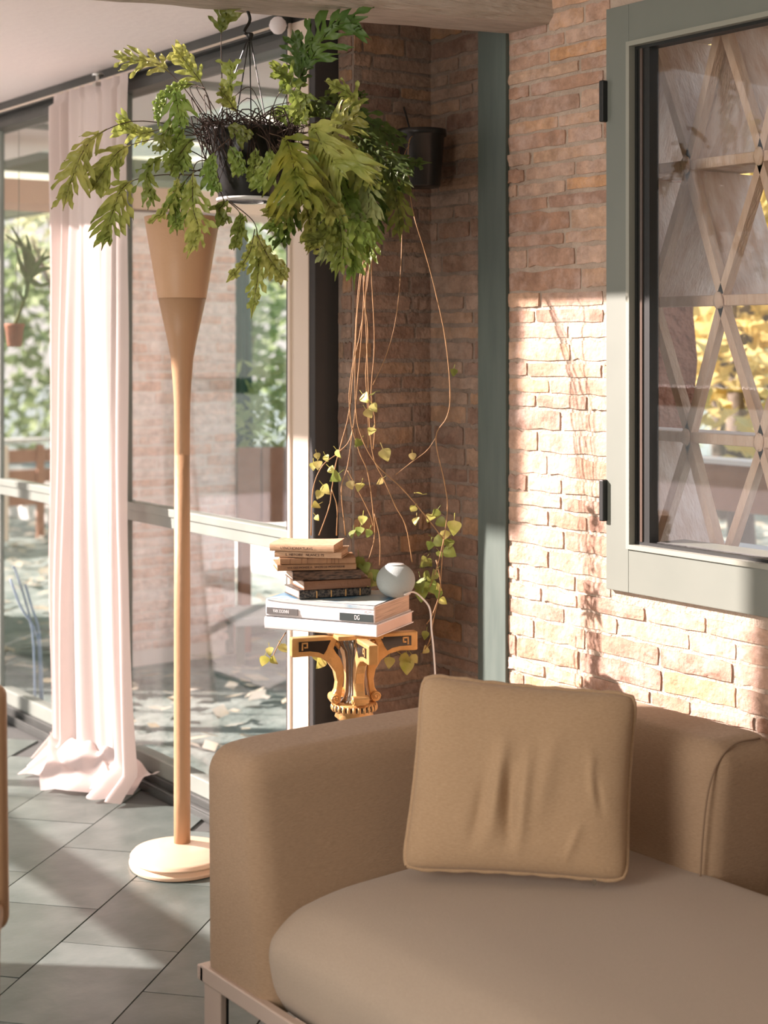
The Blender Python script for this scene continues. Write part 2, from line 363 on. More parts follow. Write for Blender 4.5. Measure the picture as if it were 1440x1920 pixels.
def brick_mesh(k, cls, mt):
    key = (k, cls, mt)
    if key not in bm_cache:
        m = unit_brick(k, cls); me = m.mesh('brick', M[mt])
        b = bmesh.new(); b.from_mesh(me); bmesh.ops.recalc_face_normals(b, faces=b.faces); b.to_mesh(me); b.free()
        bm_cache[key] = me
    return bm_cache[key]
rows = []
z = 0.02; rr = random.Random(3)
while z < 2.62:
    h = rr.choice([.033, .037, .050, .054, .041, .052, .035]); rows.append((z, h)); z += h+.0065
def lay(parent, org, ux, rz, length, mt, depth, z0=0, z1=9, hole=None, seed=0, lens=(.29, .14, .29, .20, .24), proud=.0055, rws=None, zoff=0):
    rr = random.Random(seed); cnt = 0
    for ri, (z, h) in enumerate(rws or rows):
        if z < z0-.001 or z+h > z1: continue
        u = -rr.uniform(0, .2)
        while u < length:
            L = rr.choice(lens)*rr.uniform(.9, 1.05); a, b = max(u, 0), min(u+L, length); u += L+.008
            segs = [(a, b)]
            if hole and z+h > hole[2] and z < hole[3]:
                segs = []
                if a < hole[0]: segs.append((a, min(b, hole[0])))
                if b > hole[1]: segs.append((max(a, hole[1]), b))
            for (a, b) in segs:
                if b-a < .022: continue
                l = b-a; cls = .29 if l > .2 else (.18 if l > .1 else .08)
                o = bpy.data.objects.new('brick', brick_mesh(rr.randrange(9), cls, mt)); C.objects.link(o); o.parent = parent; o.matrix_parent_inverse = pm(parent).inverted()
                pr = proud*rr.uniform(.5, 1.35)
                c = Vector(org)+Vector(ux)*((a+b)/2)
                o.location = (c.x, c.y, z+h/2+zoff+rr.uniform(-.0015, .0015)); o.scale = (l, pr, h*rr.uniform(.94, 1.06))
                o.rotation_euler = (0, rr.uniform(-.006, .006), rz); cnt += 1
    return cnt
# right wall (x = XR), runs in y from -2.6 to 3.784; window hole
WY0, WY1, WZ0, WZ1 = 1.25, 3.016, .873, 2.357     # outer edge of the frame
wr = MB().box((XR, -2.6, 0), (XR+.07, WY0+.03, 2.7)).box((XR, WY1-.02, 0), (XR+.07, YB+.3, 2.7)).box((XR, WY0+.03, 0), (XR+.07, WY1-.02, WZ0+.05)).box((XR, WY0+.03, WZ1-.05), (XR+.07, WY1-.02, 2.7)).build('wall_right', M['mortar']); tag(wr, kind='structure')
# bricks: local -Y faces into the room (-X) => rotate by -90 deg
PY0, PY1 = 3.423, 3.546
n1 = lay(wr, (XR, PY0, 0), (0, -1, 0), -pi/2, 1.35, 'brick', .007, .30, 2.55, hole=(PY0-WY1-.0, 9, WZ0, WZ1), seed=11)
n2 = lay(wr, (XR, YB, 0), (0, -1, 0), -pi/2, YB-PY1, 'brick_dark_shaded', .007, .30, 2.45, seed=5)
MB().box((XR-.0012, PY1-.01, 0), (XR+.01, YB, 2.46)).build('mortar_bed', M['mortar_dark_shaded'], wr)
# return wall
wb = MB().box((2.573, YB, 0), (XR+.07, YB+.3, 2.6)).build('wall_back', M['mortar_dark_shaded']); tag(wb, kind='structure')
n3 = lay(wb, (2.573, YB, 0), (1, 0, 0), 0, XR-2.573, 'brick_dark_shaded', .007, .28, 2.46, seed=21)
lay(wb, (2.573, YB+.075, 0), (0, -1, 0), -pi/2, .068, 'brick_dark_shaded', .004, .28, 2.46, seed=22, lens=(.2,), proud=.005)
print('bricks', n1, n2, n3)
# ------------------------------------------------------------------ posts, beam
tag(MB().box((2.492, 3.862, 0), (2.70, 4.02, ZC)).build('trim_1', M['column'], bevel=.002), kind='structure')
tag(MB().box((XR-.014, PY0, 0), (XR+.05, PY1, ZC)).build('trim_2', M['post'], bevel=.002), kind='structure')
jb = MB().box((XG-.004, 3.868, 0), (XG+.06, 3.895, 2.44)).box((XG-.012, 3.893, 0), (XG+.06, 3.99, 2.44)).box((XG-.02, 3.980, 0), (XG+.0, 3.994, 2.44)).build('trim_3', M['pale_alu'], bevel=.002); tag(jb, kind='structure')
# beam, slopes a little down towards the left
def beamf(side):
    pass
bmv = MB(); nb = 60
def bx(t, k):
    x = XR+.02-t*4.3; zb = 2.360-.052*(XR-x); r = random.Random(int(t*1000)*7+k)
    wob = lambda s: .006*nz(x*3.1, s, 0)+.003*nz(x*11, s, 4)
    pts = [(3.255, 0), (3.425, 0), (3.432, .012), (3.43, .16), (3.25, .17), (3.238, .02)]
    y, dz = pts[k]; return Vector((x, y+wob(k*5.3)-.012*(XR-x), zb+dz+wob(k*9.1)))
for i in range(nb+1):
    for k in range(6): bmv.v.append(tuple(bx(i/nb, k)))
for i in range(nb):
    for k in range(6): bmv.f.append((i*6+k, i*6+(k+1) % 6, (i+1)*6+(k+1) % 6, (i+1)*6+k)); bmv.mi.append(0)
bmv.f.append((0,1,2,3,4,5)); bmv.mi.append(0)
tag(bmv.build('trim_4', M['beamwood']), kind='structure')
# ------------------------------------------------------------------ glazed door wall, x = XG
def glazed_bay(name, y0, y1, st0=.05, st1=.05):
    d = empty(name, (XG, y0, 0), kind='structure'); g = M['grey_alu']
    for (a, b) in ((y0, y0+st0), (y1-st1, y1)):
        MB().box((XG-.004, a, .05), (XG+.016, b, 2.38)).build('stile', g, d, bevel=.003)
    r = MB().box((XG-.006, y0+st0, .887), (XG+.045, y1-st1, .951)).build('rail', g, d, bevel=.003)
    MB().box((XG-.012, y0+st0, .925), (XG-.004, y1-st1, .951)).build('rail_cap', g, r, bevel=.002)
    MB().box((XG-.006, y0+st0, .045), (XG+.045, y1-st1, .10)).build('rail', g, d, bevel=.003)
    MB().box((XG+.006, y0+st0-.005, .955), (XG+.010, y1-st1+.005, 2.38)).build('glass_pane', M['glass'], d)
    MB().box((XG+.006, y0+st0-.005, .10), (XG+.010, y1-st1+.005, .887)).build('glass_pane', M['glass'], d)
    MB().box((XG-.006, y0+st0, .10), (XG+.0, y0+st0+.008, 2.38)).build('glazing_bead', M['pale_alu'], d)
    return d
glazed_bay('door_2', 3.99, 5.09, .012, .016)
glazed_bay('door_3', 5.09, 6.29, .016, .05)
glazed_bay('door_4', 6.29, 9.3)
hd = MB().box((XG-.03, 3.99, 2.372), (XG+.06, 9.3, 2.40)).box((XG-.012, 3.99, 2.40), (XG+.06, 9.3, 2.425)).box((XG-.04, 3.99, 2.425), (XG+.06, 9.3, 2.48)).build('trim_5', M['dark_alu'], bevel=.002); tag(hd, kind='structure')
th = MB().box((XG-.05, 3.99, -.004), (XG+.08, 9.3, .02)).box((XG-.02, 3.99, .02), (XG+.05, 9.3, .045)).box((XG-.05, 3.99, .02), (XG-.042, 9.3, .028)).build('trim_6', M['dark_alu'], bevel=.002); tag(th, kind='structure')
# curtain track
tr = empty('curtain_track', (XG-.10, 4.3, 2.44), 'thin pale curtain rail running under the ceiling above the glass doors', 'rail')
MB().tube([(XG-.085, 3.96, 2.418), (XG-.085, 9.2, 2.418)], .0042, 8).build('rod', M['pale_alu'], tr, smooth=True)
MB().lathe([(.001,-.026),(.012,-.023),(.022,-.012),(.026,0),(.022,.013),(.012,.023),(.001,.026)], (XG-.085, 3.94, 2.418), 20).build('end_knob', M['whitecover'], tr, smooth=True)
for y in (5.14, 6.6): MB().box((XG-.10, y-.012, 2.40), (XG-.01, y+.012, 2.412)).tube([(XG-.085, y, 2.40), (XG-.085, y, 2.44)], .008).lathe([(.02, 0), (.022, .006), (.01, .014)], (XG-.085, y, 2.436), 16).build('bracket', M['steel'], tr)
# ------------------------------------------------------------------ window in the right wall
wn = empty('window_1', (XR, WY0, WZ0), kind='structure')
fx0, fx1 = XR-.018, XR+.03; cw = .098
fm = M['wframe']
MB().box((fx0, WY1-.082, WZ0), (fx1, WY1, WZ1)).build('casing_side', fm, wn, bevel=.002)
MB().box((fx0, WY0, WZ0), (fx1, WY0+.08, WZ1)).build('casing_side', fm, wn, bevel=.002)
MB().box((fx0, WY0+.08, WZ1-.10), (fx1, WY1-.082, WZ1)).build('casing_top', fm, wn, bevel=.002)
MB().box((fx0, WY0+.08, WZ0), (fx1, WY1-.082, WZ0+.115)).build('casing_bottom', fm, wn, bevel=.002)
sy0, sy1, sz0, sz1 = WY0+.08, WY1-.082, WZ0+.115, WZ1-.10
def ringbars(x0, x1, inset, wdt, name, mt):
    a, b, c, d_ = sy0+inset, sy1-inset, sz0+inset, sz1-inset
    MB().box((x0, a, c), (x1, a+wdt, d_)).box((x0, b-wdt, c), (x1, b, d_)).box((x0, a+wdt, c), (x1, b-wdt, c+wdt)).box((x0, a+wdt, d_-wdt), (x1, b-wdt, d_)).build(name, mt, wn)
ringbars(fx0-.006, fx1, -.004, .012, 'sash_bead', mat('sash_bead', (.30,.31,.26), .35))
ringbars(XR-.004, XR+.03, .008, .008, 'gasket', M['black'])
MB().box((XR-.002, sy1-.058, sz0+.012), (XR+.03, sy1-.012, sz1-.012)).build('sash_stile', M['black'], wn)
MB().box((XR-.006, sy1-.036, sz0+.016), (XR-.001, sy1-.028, sz1-.016)).build('sash_stile', mat('stile_sheen', (.10,.07,.055), .3), wn)
MB().box((XR+.012, sy0+.01, sz0+.012), (XR+.12, sy1-.058, sz0+.016)).build('sill', M['wframe'], wn)
MB().box((XR+.012, sy0+.01, sz0+.01), (XR+.016, sy1-.05, sz1-.01)).build('glass_pane', M['glass2'], wn)
for py in (190, 938):
    d = (XR)/(CY*(1153-720)/F+SY); zc = EYE-(py-HZ)/F*d
    hb = MB().box((XR-.034, WY1-.006, zc-.053), (XR-.012, WY1+.010, zc+.053)).build('hinge', M['black'], wn, bevel=.003)
for py in (187, 568, 940):
    d = XR/(CY*(1183-720)/F+SY); y = CY*d-SY*(463/F*d); zc = EYE-(py-HZ)/F*d
    MB().tube([(XR-.012, y, zc), (XR-.005, y, zc)], .0062, 12).build('screw', M['steel'], wn)
# ------------------------------------------------------------------ timber trellis outside that window
TX = 3.10
tl = empty('timber_trellis', (TX, 2.2, .88), 'weathered timber trellis of deep crossed boards behind the brick wall window', 'trellis')
rowz = [.90, 1.253, 1.613, 1.973, 2.347]
def node(r, k): return (2.875+(.115 if (len(rowz)-1-r) % 2 else 0)+.25*k, rowz[r])
for zr in rowz:
    m = MB(); m.box((TX, .9, zr-.014), (TX+.035, 3.75, zr+.014)); m.build('rail_board', M['trelliswood'], tl, bevel=.003)
    if zr not in (.90,): MB().box((TX+.035, .9, zr-.006), (TX+.24, 3.75, zr+.006)).build('shelf_board', M['trellispanel'], tl)
rj = random.Random(4)
for r in range(len(rowz)-1):
    for k in range(-7, 4):
        a = node(r, k)
        for s in (0, 1):
            kk = [kk for kk in range(-9, 6) if abs(node(r+1, kk)[0]-a[0]) < .14]
            if s >= len(kk): continue
            b = node(r+1, kk[s])
            pa = Vector((TX, a[0], a[1]+.014)); pb = Vector((TX, b[0], b[1]-.014)); t = (pb-pa).normalized(); n = Vector((1,0,0)).cross(t)
            m = MB(); vs = []
            for P in (pa, pb):
                for (dx, dn) in ((0,-.011),(.03,-.011),(.03,.011),(0,.011)): vs.append(P+Vector((dx,0,0))+n*dn*rj.uniform(.85,1.15))
            m.add(vs, [(0,1,2,3),(7,6,5,4),(0,4,5,1),(1,5,6,2),(2,6,7,3),(3,7,4,0)]); st = m.build('strut', M['trelliswood'], tl)
            if rj.random() < (.85 if r >= 2 else .08):
                m = MB(); vs = []
                for P in (pa, pb):
                    for (dx, dn) in ((.032,-.005),(.25,-.005),(.25,.005),(.032,.005)): vs.append(P+Vector((dx,0,0))+n*dn)
                m.add(vs, [(0,1,2,3),(7,6,5,4),(0,4,5,1),(1,5,6,2),(2,6,7,3),(3,7,4,0)]); m.build('deep_board', M['trellispanel'], st)
for r in range(len(rowz)):
    for k in range(-3, 3):
        y, zz = node(r, k)
        def kf(u, v, y=y, zz=zz):
            a = 2*pi*u; b = pi*(v-.5); rr = 1+.3*nz(cos(a)*1.5, sin(a)*1.5+v*3, y*9)
            return Vector((TX-.006+.010*cos(b)*cos(a)*rr, y+.016*cos(b)*sin(a)*rr, zz+.022*sin(b)*rr))
        MB().grid(kf, 12, 7, True).build('joint_lump', M['trelliswood'], tl, smooth=True)
# clay mass, ledge, pot seen through the trellis
def rough_block(a, b, amp, sc_, name, mt, parent=None, n=14):
    a = Vector(a); b = Vector(b); bm = bmesh.new(); bmesh.ops.create_cube(bm, size=1)
    bmesh.ops.subdivide_edges(bm, edges=bm.edges, cuts=n, use_grid_fill=True)
    for v in bm.verts:
        p = Vector([(a[i]+b[i])/2+v.co[i]*(b[i]-a[i]) for i in range(3)])
        v.co = p+Vector((nz(p.x, p.y, p.z, sc_), nz(p.x+9, p.y, p.z, sc_), nz(p.x, p.y+9, p.z, sc_)))*amp
    me = bpy.data.meshes.new(name); bm.to_mesh(me); bm.free(); me.materials.append(mt)
    o = bpy.data.objects.new(name, me); C.objects.link(o); return o
cl = rough_block((3.46, 3.60, -.05), (3.75, 4.0, 2.2), .03, 6, 'clay_pier', M['clay']); tag(cl, 'rough red-brown clay pier beyond the left side of the trellis window', 'pier')
lg = MB().box((3.40, .5, .80), (3.80, 3.5, .88)).box((3.5, .6, -.05), (3.7, .8, .80)).box((3.5, 3.2, -.05), (3.7, 3.4, .80)).build('outdoor_ledge', M['bench'], bevel=.006); tag(lg, 'pale stone ledge outside the trellis window, carrying a clay pot', 'ledge')
pc = W(1265, 1050, 4.98); pc.z = .88
pt = empty('clay_pot', pc, 'squat brown clay pot with thick rim on the ledge outside the trellis window', 'pot')
MB().lathe([(.045, 0), (.058, .01), (.074, .05), (.083, .10), (.080, .115), (.070, .112), (.066, .06), (.02, .05)], pc, 28).build('body', M['terra'], pt, smooth=True)
MB().lathe([(.079, .103), (.088, .104), (.089, .125), (.078, .128)], pc, 28, cap=False).build('rim', M['terra'], pt, smooth=True)
bl = empty('balustrade', (4.8, 1.5, 0), 'brown timber balustrade with white capping beyond the trellis window', 'railing')
bx0 = 5.2
MB().box((bx0, -.5, .78), (bx0+.08, 5.2, .98)).build('beam', M['fencewood'], bl)
MB().box((bx0-.02, -.5, .98), (bx0+.12, 5.2, 1.0)).build('capping', M['whitecover'], bl)
for y in (0.2, 1.2, 2.2, 3.2, 4.2): MB().box((bx0, y, -.05), (bx0+.07, y+.07, .80)).build('post', M['fencewood'], bl)
# ------------------------------------------------------------------ outdoors
gr = MB(); 
gr.grid(lambda u, v: Vector((-30+75*u, -25+80*v, -.06+.03*nz(u*40, v*40, 0))), 60, 60)
tag(gr.build('ground', M['ground']), kind='structure')
rl = random.Random(12); lm = MB()
for k in range(2600):
    x = 2.9+rl.random()**1.3*9; y = rl.uniform(3.5, 15); s = rl.uniform(.03, .07); a = rl.uniform(0, 6.3)
    if (5.5 < x < 5.9 and y > 6.9) or (3.2 < x < 4.15 and 6.9 < y < 7.45): continue
    c = Vector((x, y, -.03+.03*nz(0,0,0)+rl.uniform(0, .02))); u = Vector((cos(a), sin(a), rl.uniform(-.3,.3)))*s; v = Vector((-sin(a), cos(a), rl.uniform(-.3,.3)))*s*.6
    lm.add([c-u, c-v, c+u, c+v], [(0,1,2,3)])
tag(lm.build('fallen_leaves', M['litter'], fix=False), 'fallen leaves scattered on the garden ground outside the glass doors', 'leaves', kind='stuff')
# brick pier outside
pr = empty('brick_pier', (3.55, 7.1, 0), 'whitewashed brick pier standing outside the glass doors behind the lamp', 'pier')
px0, px1, pyf = 3.28, 4.04, 7.0
MB().box((px0, pyf, -.08), (px1, pyf+.36, 2.14)).build('core', mat('pale_mortar', (.86,.76,.70), .95), pr)
n4 = lay(pr, (px0-0, pyf, 0), (1, 0, 0), 0, px1-px0, 'pier_brick', .007, -.1, 2.13, seed=31)
pb = MB().box((2.62, 6.98, 2.15), (4.7, 7.4, 2.26)).build('porch_beam', mat('lintel', (.80,.55,.40), .8)); tag(pb, 'peach painted lintel beam across the top of the outdoor brick pier', 'beam')
# porch roof
po = empty('porch_roof', (2.62, 4, 2.6), 'pale translucent porch roof on dark bars outside the glass doors', 'roof')
for k in range(13):
    y = 4.1+k*.76
    MB().box((2.62, y, 2.56), (4.55, y+.74, 2.575)).build('roof_sheet', M['porchroof'], po)
for y in (5.2, 6.6, 8.3, 10.4, 12.9): MB().box((2.62, y, 2.45), (4.6, y+.07, 2.56)).build('roof_bar', M['porchbar'], po)
for (x, y) in ((4.5, 13.2),): MB().box((x, y, -.06), (x+.1, y+.1, 2.56)).build('roof_post', M['porchbar'], po)
MB().box((4.5, 4.1, 2.42), (4.58, 13.9, 2.56)).build('edge_beam', M['porchbar'], po)
# hanging aloe in a clay pot seen through the left pane
hc = W(27, 650, 6.75)
al = empty('hanging_aloe', hc, 'spiky aloe in a small clay pot hanging outside the left glass pane', 'plant')
MB().lathe([(.026, 0), (.030, .004), (.040, .08), (.043, .085), (.043, .098), (.036, .098), (.032, .08)], hc, 20).build('pot', M['terra'], al, smooth=True)
top = hc+Vector((0,0,.09)); crown = W(52, 520, 6.75)
MB().tube(catmull([top, top+(crown-top)*.5+Vector((.01,0,0)), crown]), .008, 8).build('stem', M['grass'], al, smooth=True)
for (ax, ay, bx_, by_) in ((60,480,10,440),(45,470,22,425),(55,470,50,440),(75,490,98,480),(80,505,104,502),(75,535,104,528),(45,560,35,545),(70,500,85,470),(40,500,28,455)):
    pts = catmull([crown+Vector((0,0,.0)), W(ax, ay, 6.7), W(bx_, by_, 6.6)], 5); n = len(pts)
    MB().tube(pts, [.013*(1-(i/n)**1.5)+.001 for i in range(n)], 6).build('leaf', M['aloe'], al, smooth=True)
MB().tube([hc+Vector((.0,0,.09)), hc+Vector((.02,0,.6)), Vector((hc.x+.02, hc.y, 2.57))], .0015, 5).build('hanging_wire', M['porchbar'], al)
# terrace fence far away on the left
fe = empty('terrace_fence', (3.0, 12, 0), 'red-brown slatted terrace fence far behind the left glass pane', 'fence')
for z0_, z1_ in ((.56, .66), (.40, .50), (.22, .32)): MB().box((2.6, 12.0, z0_), (6.6, 12.05, z1_)).build('rail', M['fencewood'], fe)
for k in range(14): MB().box((2.7+k*.3, 11.97, -.05), (2.76+k*.3, 12.0, .70)).build('post', M['pale_alu'] if k % 2 else M['fencewood'], fe)
MB().box((2.6, 11.95, .72), (6.6, 12.1, .75)).build('cap', M['bench'], fe)
# closed parasol
pc = W(452, 900, 8.6); pc.z = 0
pa = empty('folded_parasol', pc, 'folded dark green parasol standing outside right of the brick pier', 'parasol')
MB().lathe([(.045,.66),(.075,.72),(.07,1.0),(.06,1.5),(.045,2.0),(.01,2.25)], pc, 36, flute=.35, nf=8).build('canopy', M['parasol'], pa, smooth=True)
MB().tube([pc, pc+Vector((0,0,.8))], .02, 10).lathe([(.2,-.03),(.2,.03),(.03,.05)], pc, 20).build('pole', M['porchbar'], pa)
# planter
pl0 = W(515, 960, 8.2); pl0.z = 0
pn = empty('wooden_planter', pl0, 'raised brown wooden planter box with green plants outside the right glass pane', 'planter')
Mr = Matrix.Translation(pl0) @ Matrix.Rotation(radians(-25), 4, 'Z')
for k in range(6): MB().box((-.20+k*.12, -.15, .60), (-.20+k*.12+.112, -.12, .98), Mr).build('board', M['fencewood'], pn)
MB().box((-.20, -.12, .60), (.52, .15, .96), Mr).build('box', M['fencewood'], pn)
for x in (-.18, .46):
    for y in (-.1, .1): MB().box((x, y, -.06), (x+.05, y+.05, .6), Mr).build('leg', M['fencewood'], pn)
rp_ = random.Random(9); m = MB()
def leafcards(m, c, rad, n, s, r, sq=1.0):
    for _ in range(n):
        while True:
            p = Vector((r.uniform(-1,1), r.uniform(-1,1), r.uniform(-1,1)))
            if .25 < p.length < 1: break
        p = Vector((p.x*rad[0], p.y*rad[1], p.z*rad[2]))+c
        a = Vector((r.gauss(0,1), r.gauss(0,1), r.gauss(0,1))).normalized(); b = a.orthogonal().normalized(); q = s*r.uniform(.6, 1.3)
        m.add([p-a*q, p-b*q*.45, p+a*q, p+b*q*.45], [(0,1,2,3)])
leafcards(m, pl0+Vector((.1,.1,1.15)), (.42,.3,.28), 260, .05, rp_)
tag(m.build('foliage', M['leafa'], pn, fix=False), kind='stuff')
# low bench
bc = W(462, 1200, 7.9); bc.z = -.03
be = empty('garden_bench', bc, 'low grey garden bench on dark legs behind the right glass pane', 'bench')
Mr = Matrix.Translation(bc) @ Matrix.Rotation(radians(-20), 4, 'Z')
MB().box((-.09, -.2, .17), (.45, .2, .21), Mr).build('seat', M['bench'], be, bevel=.006)
for x in (-.08, .38):
    for y in (-.18, .14): MB().box((x, y, -.02), (x+.04, y+.04, .17), Mr).build('leg', M['porchbar'], be)
# pale garden wall strip
gw = MB().box((5.6, 7.0, -.06), (5.8, 14, .38)).build('garden_wall', mat('limewash', (.72,.72,.68), .9), bevel=.01); tag(gw, 'low pale garden wall behind the bench outside', 'wall')
# blue reeds by the left pane
re_ = empty('blue_reeds', W(70, 1180, 6.9), 'pale blue thin reeds outside the left glass pane beside the curtain', 'plant')
for (a, b, c_, d_, e, f_) in ((19,1085,40,1140,70,1195),(47,1095,60,1140,74,1190),(24,1065,30,1072,60,1180)):
    MB().tube(catmull([W(a,b,6.85), W(c_,d_,6.85), W(e,f_,6.85), W(e+6,1320,6.9)], 4), .005, 6).build('blade', M['reed'], re_, smooth=True)
# trees
def tree(x, y, h, cr, leaf, n, seed, label, name='garden_tree', cz=None, s=.09, trunkr=.09, lean=0):
    r = random.Random(seed); t = empty(name, (x, y, -.05), label, 'tree', 'trees in the garden outside')
    cz = cz or h*.65
    m = MB().tube(catmull([(x, y, -.08), (x+lean*.4, y+.05, h*.35), (x+lean, y-.05, cz)]), [trunkr*(1-.04*i) for i in range(13)], 9)
    for k in range(6):
        a = r.uniform(0, 6.3); b0 = Vector((x+lean*.6, y, cz*(.55+.07*k)))
        m.tube(catmull([b0, b0+Vector((cos(a)*cr*.4, sin(a)*cr*.4, .3)), b0+Vector((cos(a)*cr*.8, sin(a)*cr*.8, .8))], 4), [.035-.003*i for i in range(9)], 6)
    m.build('trunk', M['bark'], t, smooth=True)
    m = MB()
    for k in range(9):
        a = r.uniform(0, 6.3); q = r.uniform(0, .7)*cr
        leafcards(m, Vector((x+lean+cos(a)*q, y+sin(a)*q, cz+r.uniform(-.42, .5)*(h-cz)*1.6)), (cr*.55, cr*.55, (h-cz)*.55), n//9, s, r)
    tag(m.build('foliage', M[leaf], t, fix=False), kind='stuff'); return t
trees = [(6.3, 8.6, 4.2, 1.3, 'leafc', 2200, 'pale green tree just right of the outdoor brick pier'),
 (7.6, 10.8, 4.5, 1.8, 'leafa', 3000, 'dense green tree behind the folded parasol'),
 (6.6, 14.5, 4.6, 2.0, 'leafc', 3000, 'pale tree far behind the left glass pane'),
 (3.4, 15.5, 4.5, 1.8, 'leafa', 2500, 'green tree at the far end of the porch'),
 (9.0, 7.6, 4.2, 1.8, 'leafb', 2800, 'golden autumn tree straight behind the trellis window'),
 (10.6, 9.8, 4.4, 1.6, 'leafb', 2800, 'golden autumn tree farthest back behind the trellis window'),
 (7.0, 6.3, 3.2, 1.0, 'leafb', 1500, 'small golden tree nearest to the trellis window'),
 (11.5, 11.5, 6.0, 2.6, 'leafc', 3600, 'tall pale tree in the farthest row of the garden'),
 (12.0, 6.2, 5.5, 2.6, 'leafa', 3600, 'tall green tree in the farthest row of the garden'),
 (8.0, 17.0, 6.0, 2.8, 'leafa', 3600, 'tall dark green tree beyond the terrace fence')]
for i, (x, y, h, cr, lf, n, lb) in enumerate(trees): tree(x, y, h, cr, lf, n, 40+i, lb)
def hedge(a, b, z0, z1, th, leaf, n, seed, label):
    r = random.Random(seed); a = Vector(a); b = Vector(b); t = empty('hedge', (a+b)/2, label, 'hedge')
    m = MB(); nd = (b-a).normalized().cross(Vector((0,0,1)))
    for _ in range(n):
        p = a+(b-a)*r.random()+nd*r.uniform(-th, th); p.z = z0+(z1-z0)*r.random()**.8*(.85+.2*nz(p.x, p.y, 0, .8))
        u = Vector((r.gauss(0,1), r.gauss(0,1), r.gauss(0,1))).normalized(); v = u.orthogonal().normalized(); q = .12*r.uniform(.6,1.4)
        m.add([p-u*q, p-v*q*.5, p+u*q, p+v*q*.5], [(0,1,2,3)])
    tag(m.build('foliage', M[leaf], t, fix=False), kind='stuff')
    m = MB()
    for k in range(12):
        p = a+(b-a)*(k+.5)/12; m.tube([(p.x, p.y, -.08), (p.x+.1, p.y, z1*.8)], .03, 6)
    tag(m.build('stems', M['bark'], t), kind='stuff')
hedge((2.0, 23, 0), (14, 21, 0), 0, 3.4, .6, 'leafa', 7000, 70, 'dark green hedge closing the garden beyond the fence')
hedge((16, 15, 0), (17, -1, 0), 0, 3.4, .6, 'leafc', 8000, 71, 'pale green hedge closing the garden on the right')
# ------------------------------------------------------------------ sofa
def soft_box(m, a, b, r, n=(20, 20, 10), deform=None):
    a = Vector(a); b = Vector(b); c = (a+b)/2; h = (b-a)/2
    bm = bmesh.new()
    verts = {}
    def vert(p):
        k = tuple(round(x, 5) for x in p)
        if k not in verts: verts[k] = bm.verts.new(p)
        return verts[k]
    def coords(nn, hh):
        # denser near the ends
        out = [-hh]
        rr = min(r, hh*.999)
        for i in range(1, 6): out.append(-hh+rr*i/5)
        inner = max(1, nn)
        for i in range(1, inner): out.append(-hh+rr+(2*hh-2*rr)*i/inner)
        for i in range(0, 6): out.append(hh-rr+rr*i/5)
        return sorted(set(round(v, 6) for v in out))
    cs = [coords(n[i], h[i]) for i in range(3)]
    for ax in range(3):
        u, v = (ax+1) % 3, (ax+2) % 3
        for s in (-1, 1):
            for i in range(len(cs[u])-1):
                for j in range(len(cs[v])-1):
                    q = []
                    for (iu, jv) in ((i, j), (i+1, j), (i+1, j+1), (i, j+1)):
                        p = [0, 0, 0]; p[ax] = s*h[ax]; p[u] = cs[u][iu]; p[v] = cs[v][jv]; q.append(vert(p))
                    if len(set(q)) == 4:
                        try: bm.faces.new(q if s > 0 else q[::-1])
                        except ValueError: pass
    for vt in bm.verts:
        p = vt.co.copy(); inn = Vector([max(-(h[i]-min(r, h[i]*.999)), min(h[i]-min(r, h[i]*.999), p[i])) for i in range(3)])
        d = p-inn
        if d.length > 1e-9: p = inn+d.normalized()*min(r, 9)
        p += c
        if deform: p = deform(p)
        vt.co = p
    me = bpy.data.meshes.new('t'); bm.to_mesh(me); bm.free()
    m.add([v.co.copy() for v in me.vertices], [tuple(p.vertices) for p in me.polygons]); return m
sofa = empty('sofa', (2.15, 2.0, 0), 'low beige linen corner sofa on a metal sled frame beside the brick wall', 'sofa')
def d_seat(p):
    q = p.copy()
    u = (p.x-1.66)/.9; v = (p.y-1.0)/1.85
    if p.z > .25:
        k = (p.z-.25)/.14
        q.z += k*(.022*sin(pi*max(0, min(1, u)))**.6*(sin(pi*max(0, min(1, v)))**.35 if 0 < v < 1 else 0)-.012)
        q.z -= k*.035*max(0, 1-(p.x-1.66)/.22)**2 + k*.02*max(0, 1-(2.78-p.y)/.25)**2*max(0,1-(p.x-1.66)/.5)
    q.x -= .018*sin(pi*min(1, max(0, (p.z-.18)/.2)))*(1 if p.x < 2 else 0)
    q.z += .002*nz(p.x, p.y, 0, 4)
    return q
soft_box(MB(), (1.680, .75, .135), (2.55, 2.80, .392), .075, (22, 46, 8), d_seat).build('seat', M['linen_seat'], sofa, smooth=True)
def d_arm(p):
    q = p.copy(); k = (p.z-.18)/.475
    q.y += .085*k*max(0, min(1, (3.0-p.y)/.265))
    q.z += .004*sin((p.x-1.68)*3)-.010*max(0, 1-(p.x-1.67)/.12)**2*max(0, k)**2
    return q
soft_box(MB(), (1.655, 2.735, .140), (2.70, 3.012, .655), .052, (26, 8, 12), d_arm).build('armrest', M['linen'], sofa, smooth=True)
def d_back(p):
    q = p.copy(); k = (p.z-.18)/.475
    q.x += .07*k*max(0, min(1, (2.715-p.x)/.275))
    return q
soft_box(MB(), (2.44, 2.33, .18), (2.715, 2.98, .655), .062, (8, 20, 12), d_back).build('backrest', M['linen'], sofa, smooth=True)
# seams
seam = MB().tube(catmull([(2.466, 2.343, .37), (2.476, 2.343, .48), (2.492, 2.343, .565), (2.525, 2.345, .62), (2.58, 2.35, .648), (2.66, 2.352, .648)]), .0022, 6)
seam.build('seam', M['seam'], sofa, smooth=True)
MB().tube(catmull([(1.70, 2.775, .345), (1.672, 2.81, .30), (1.668, 2.87, .245), (1.668, 2.95, .185)]), .0018, 6).build('seam', M['seam'], sofa, smooth=True)
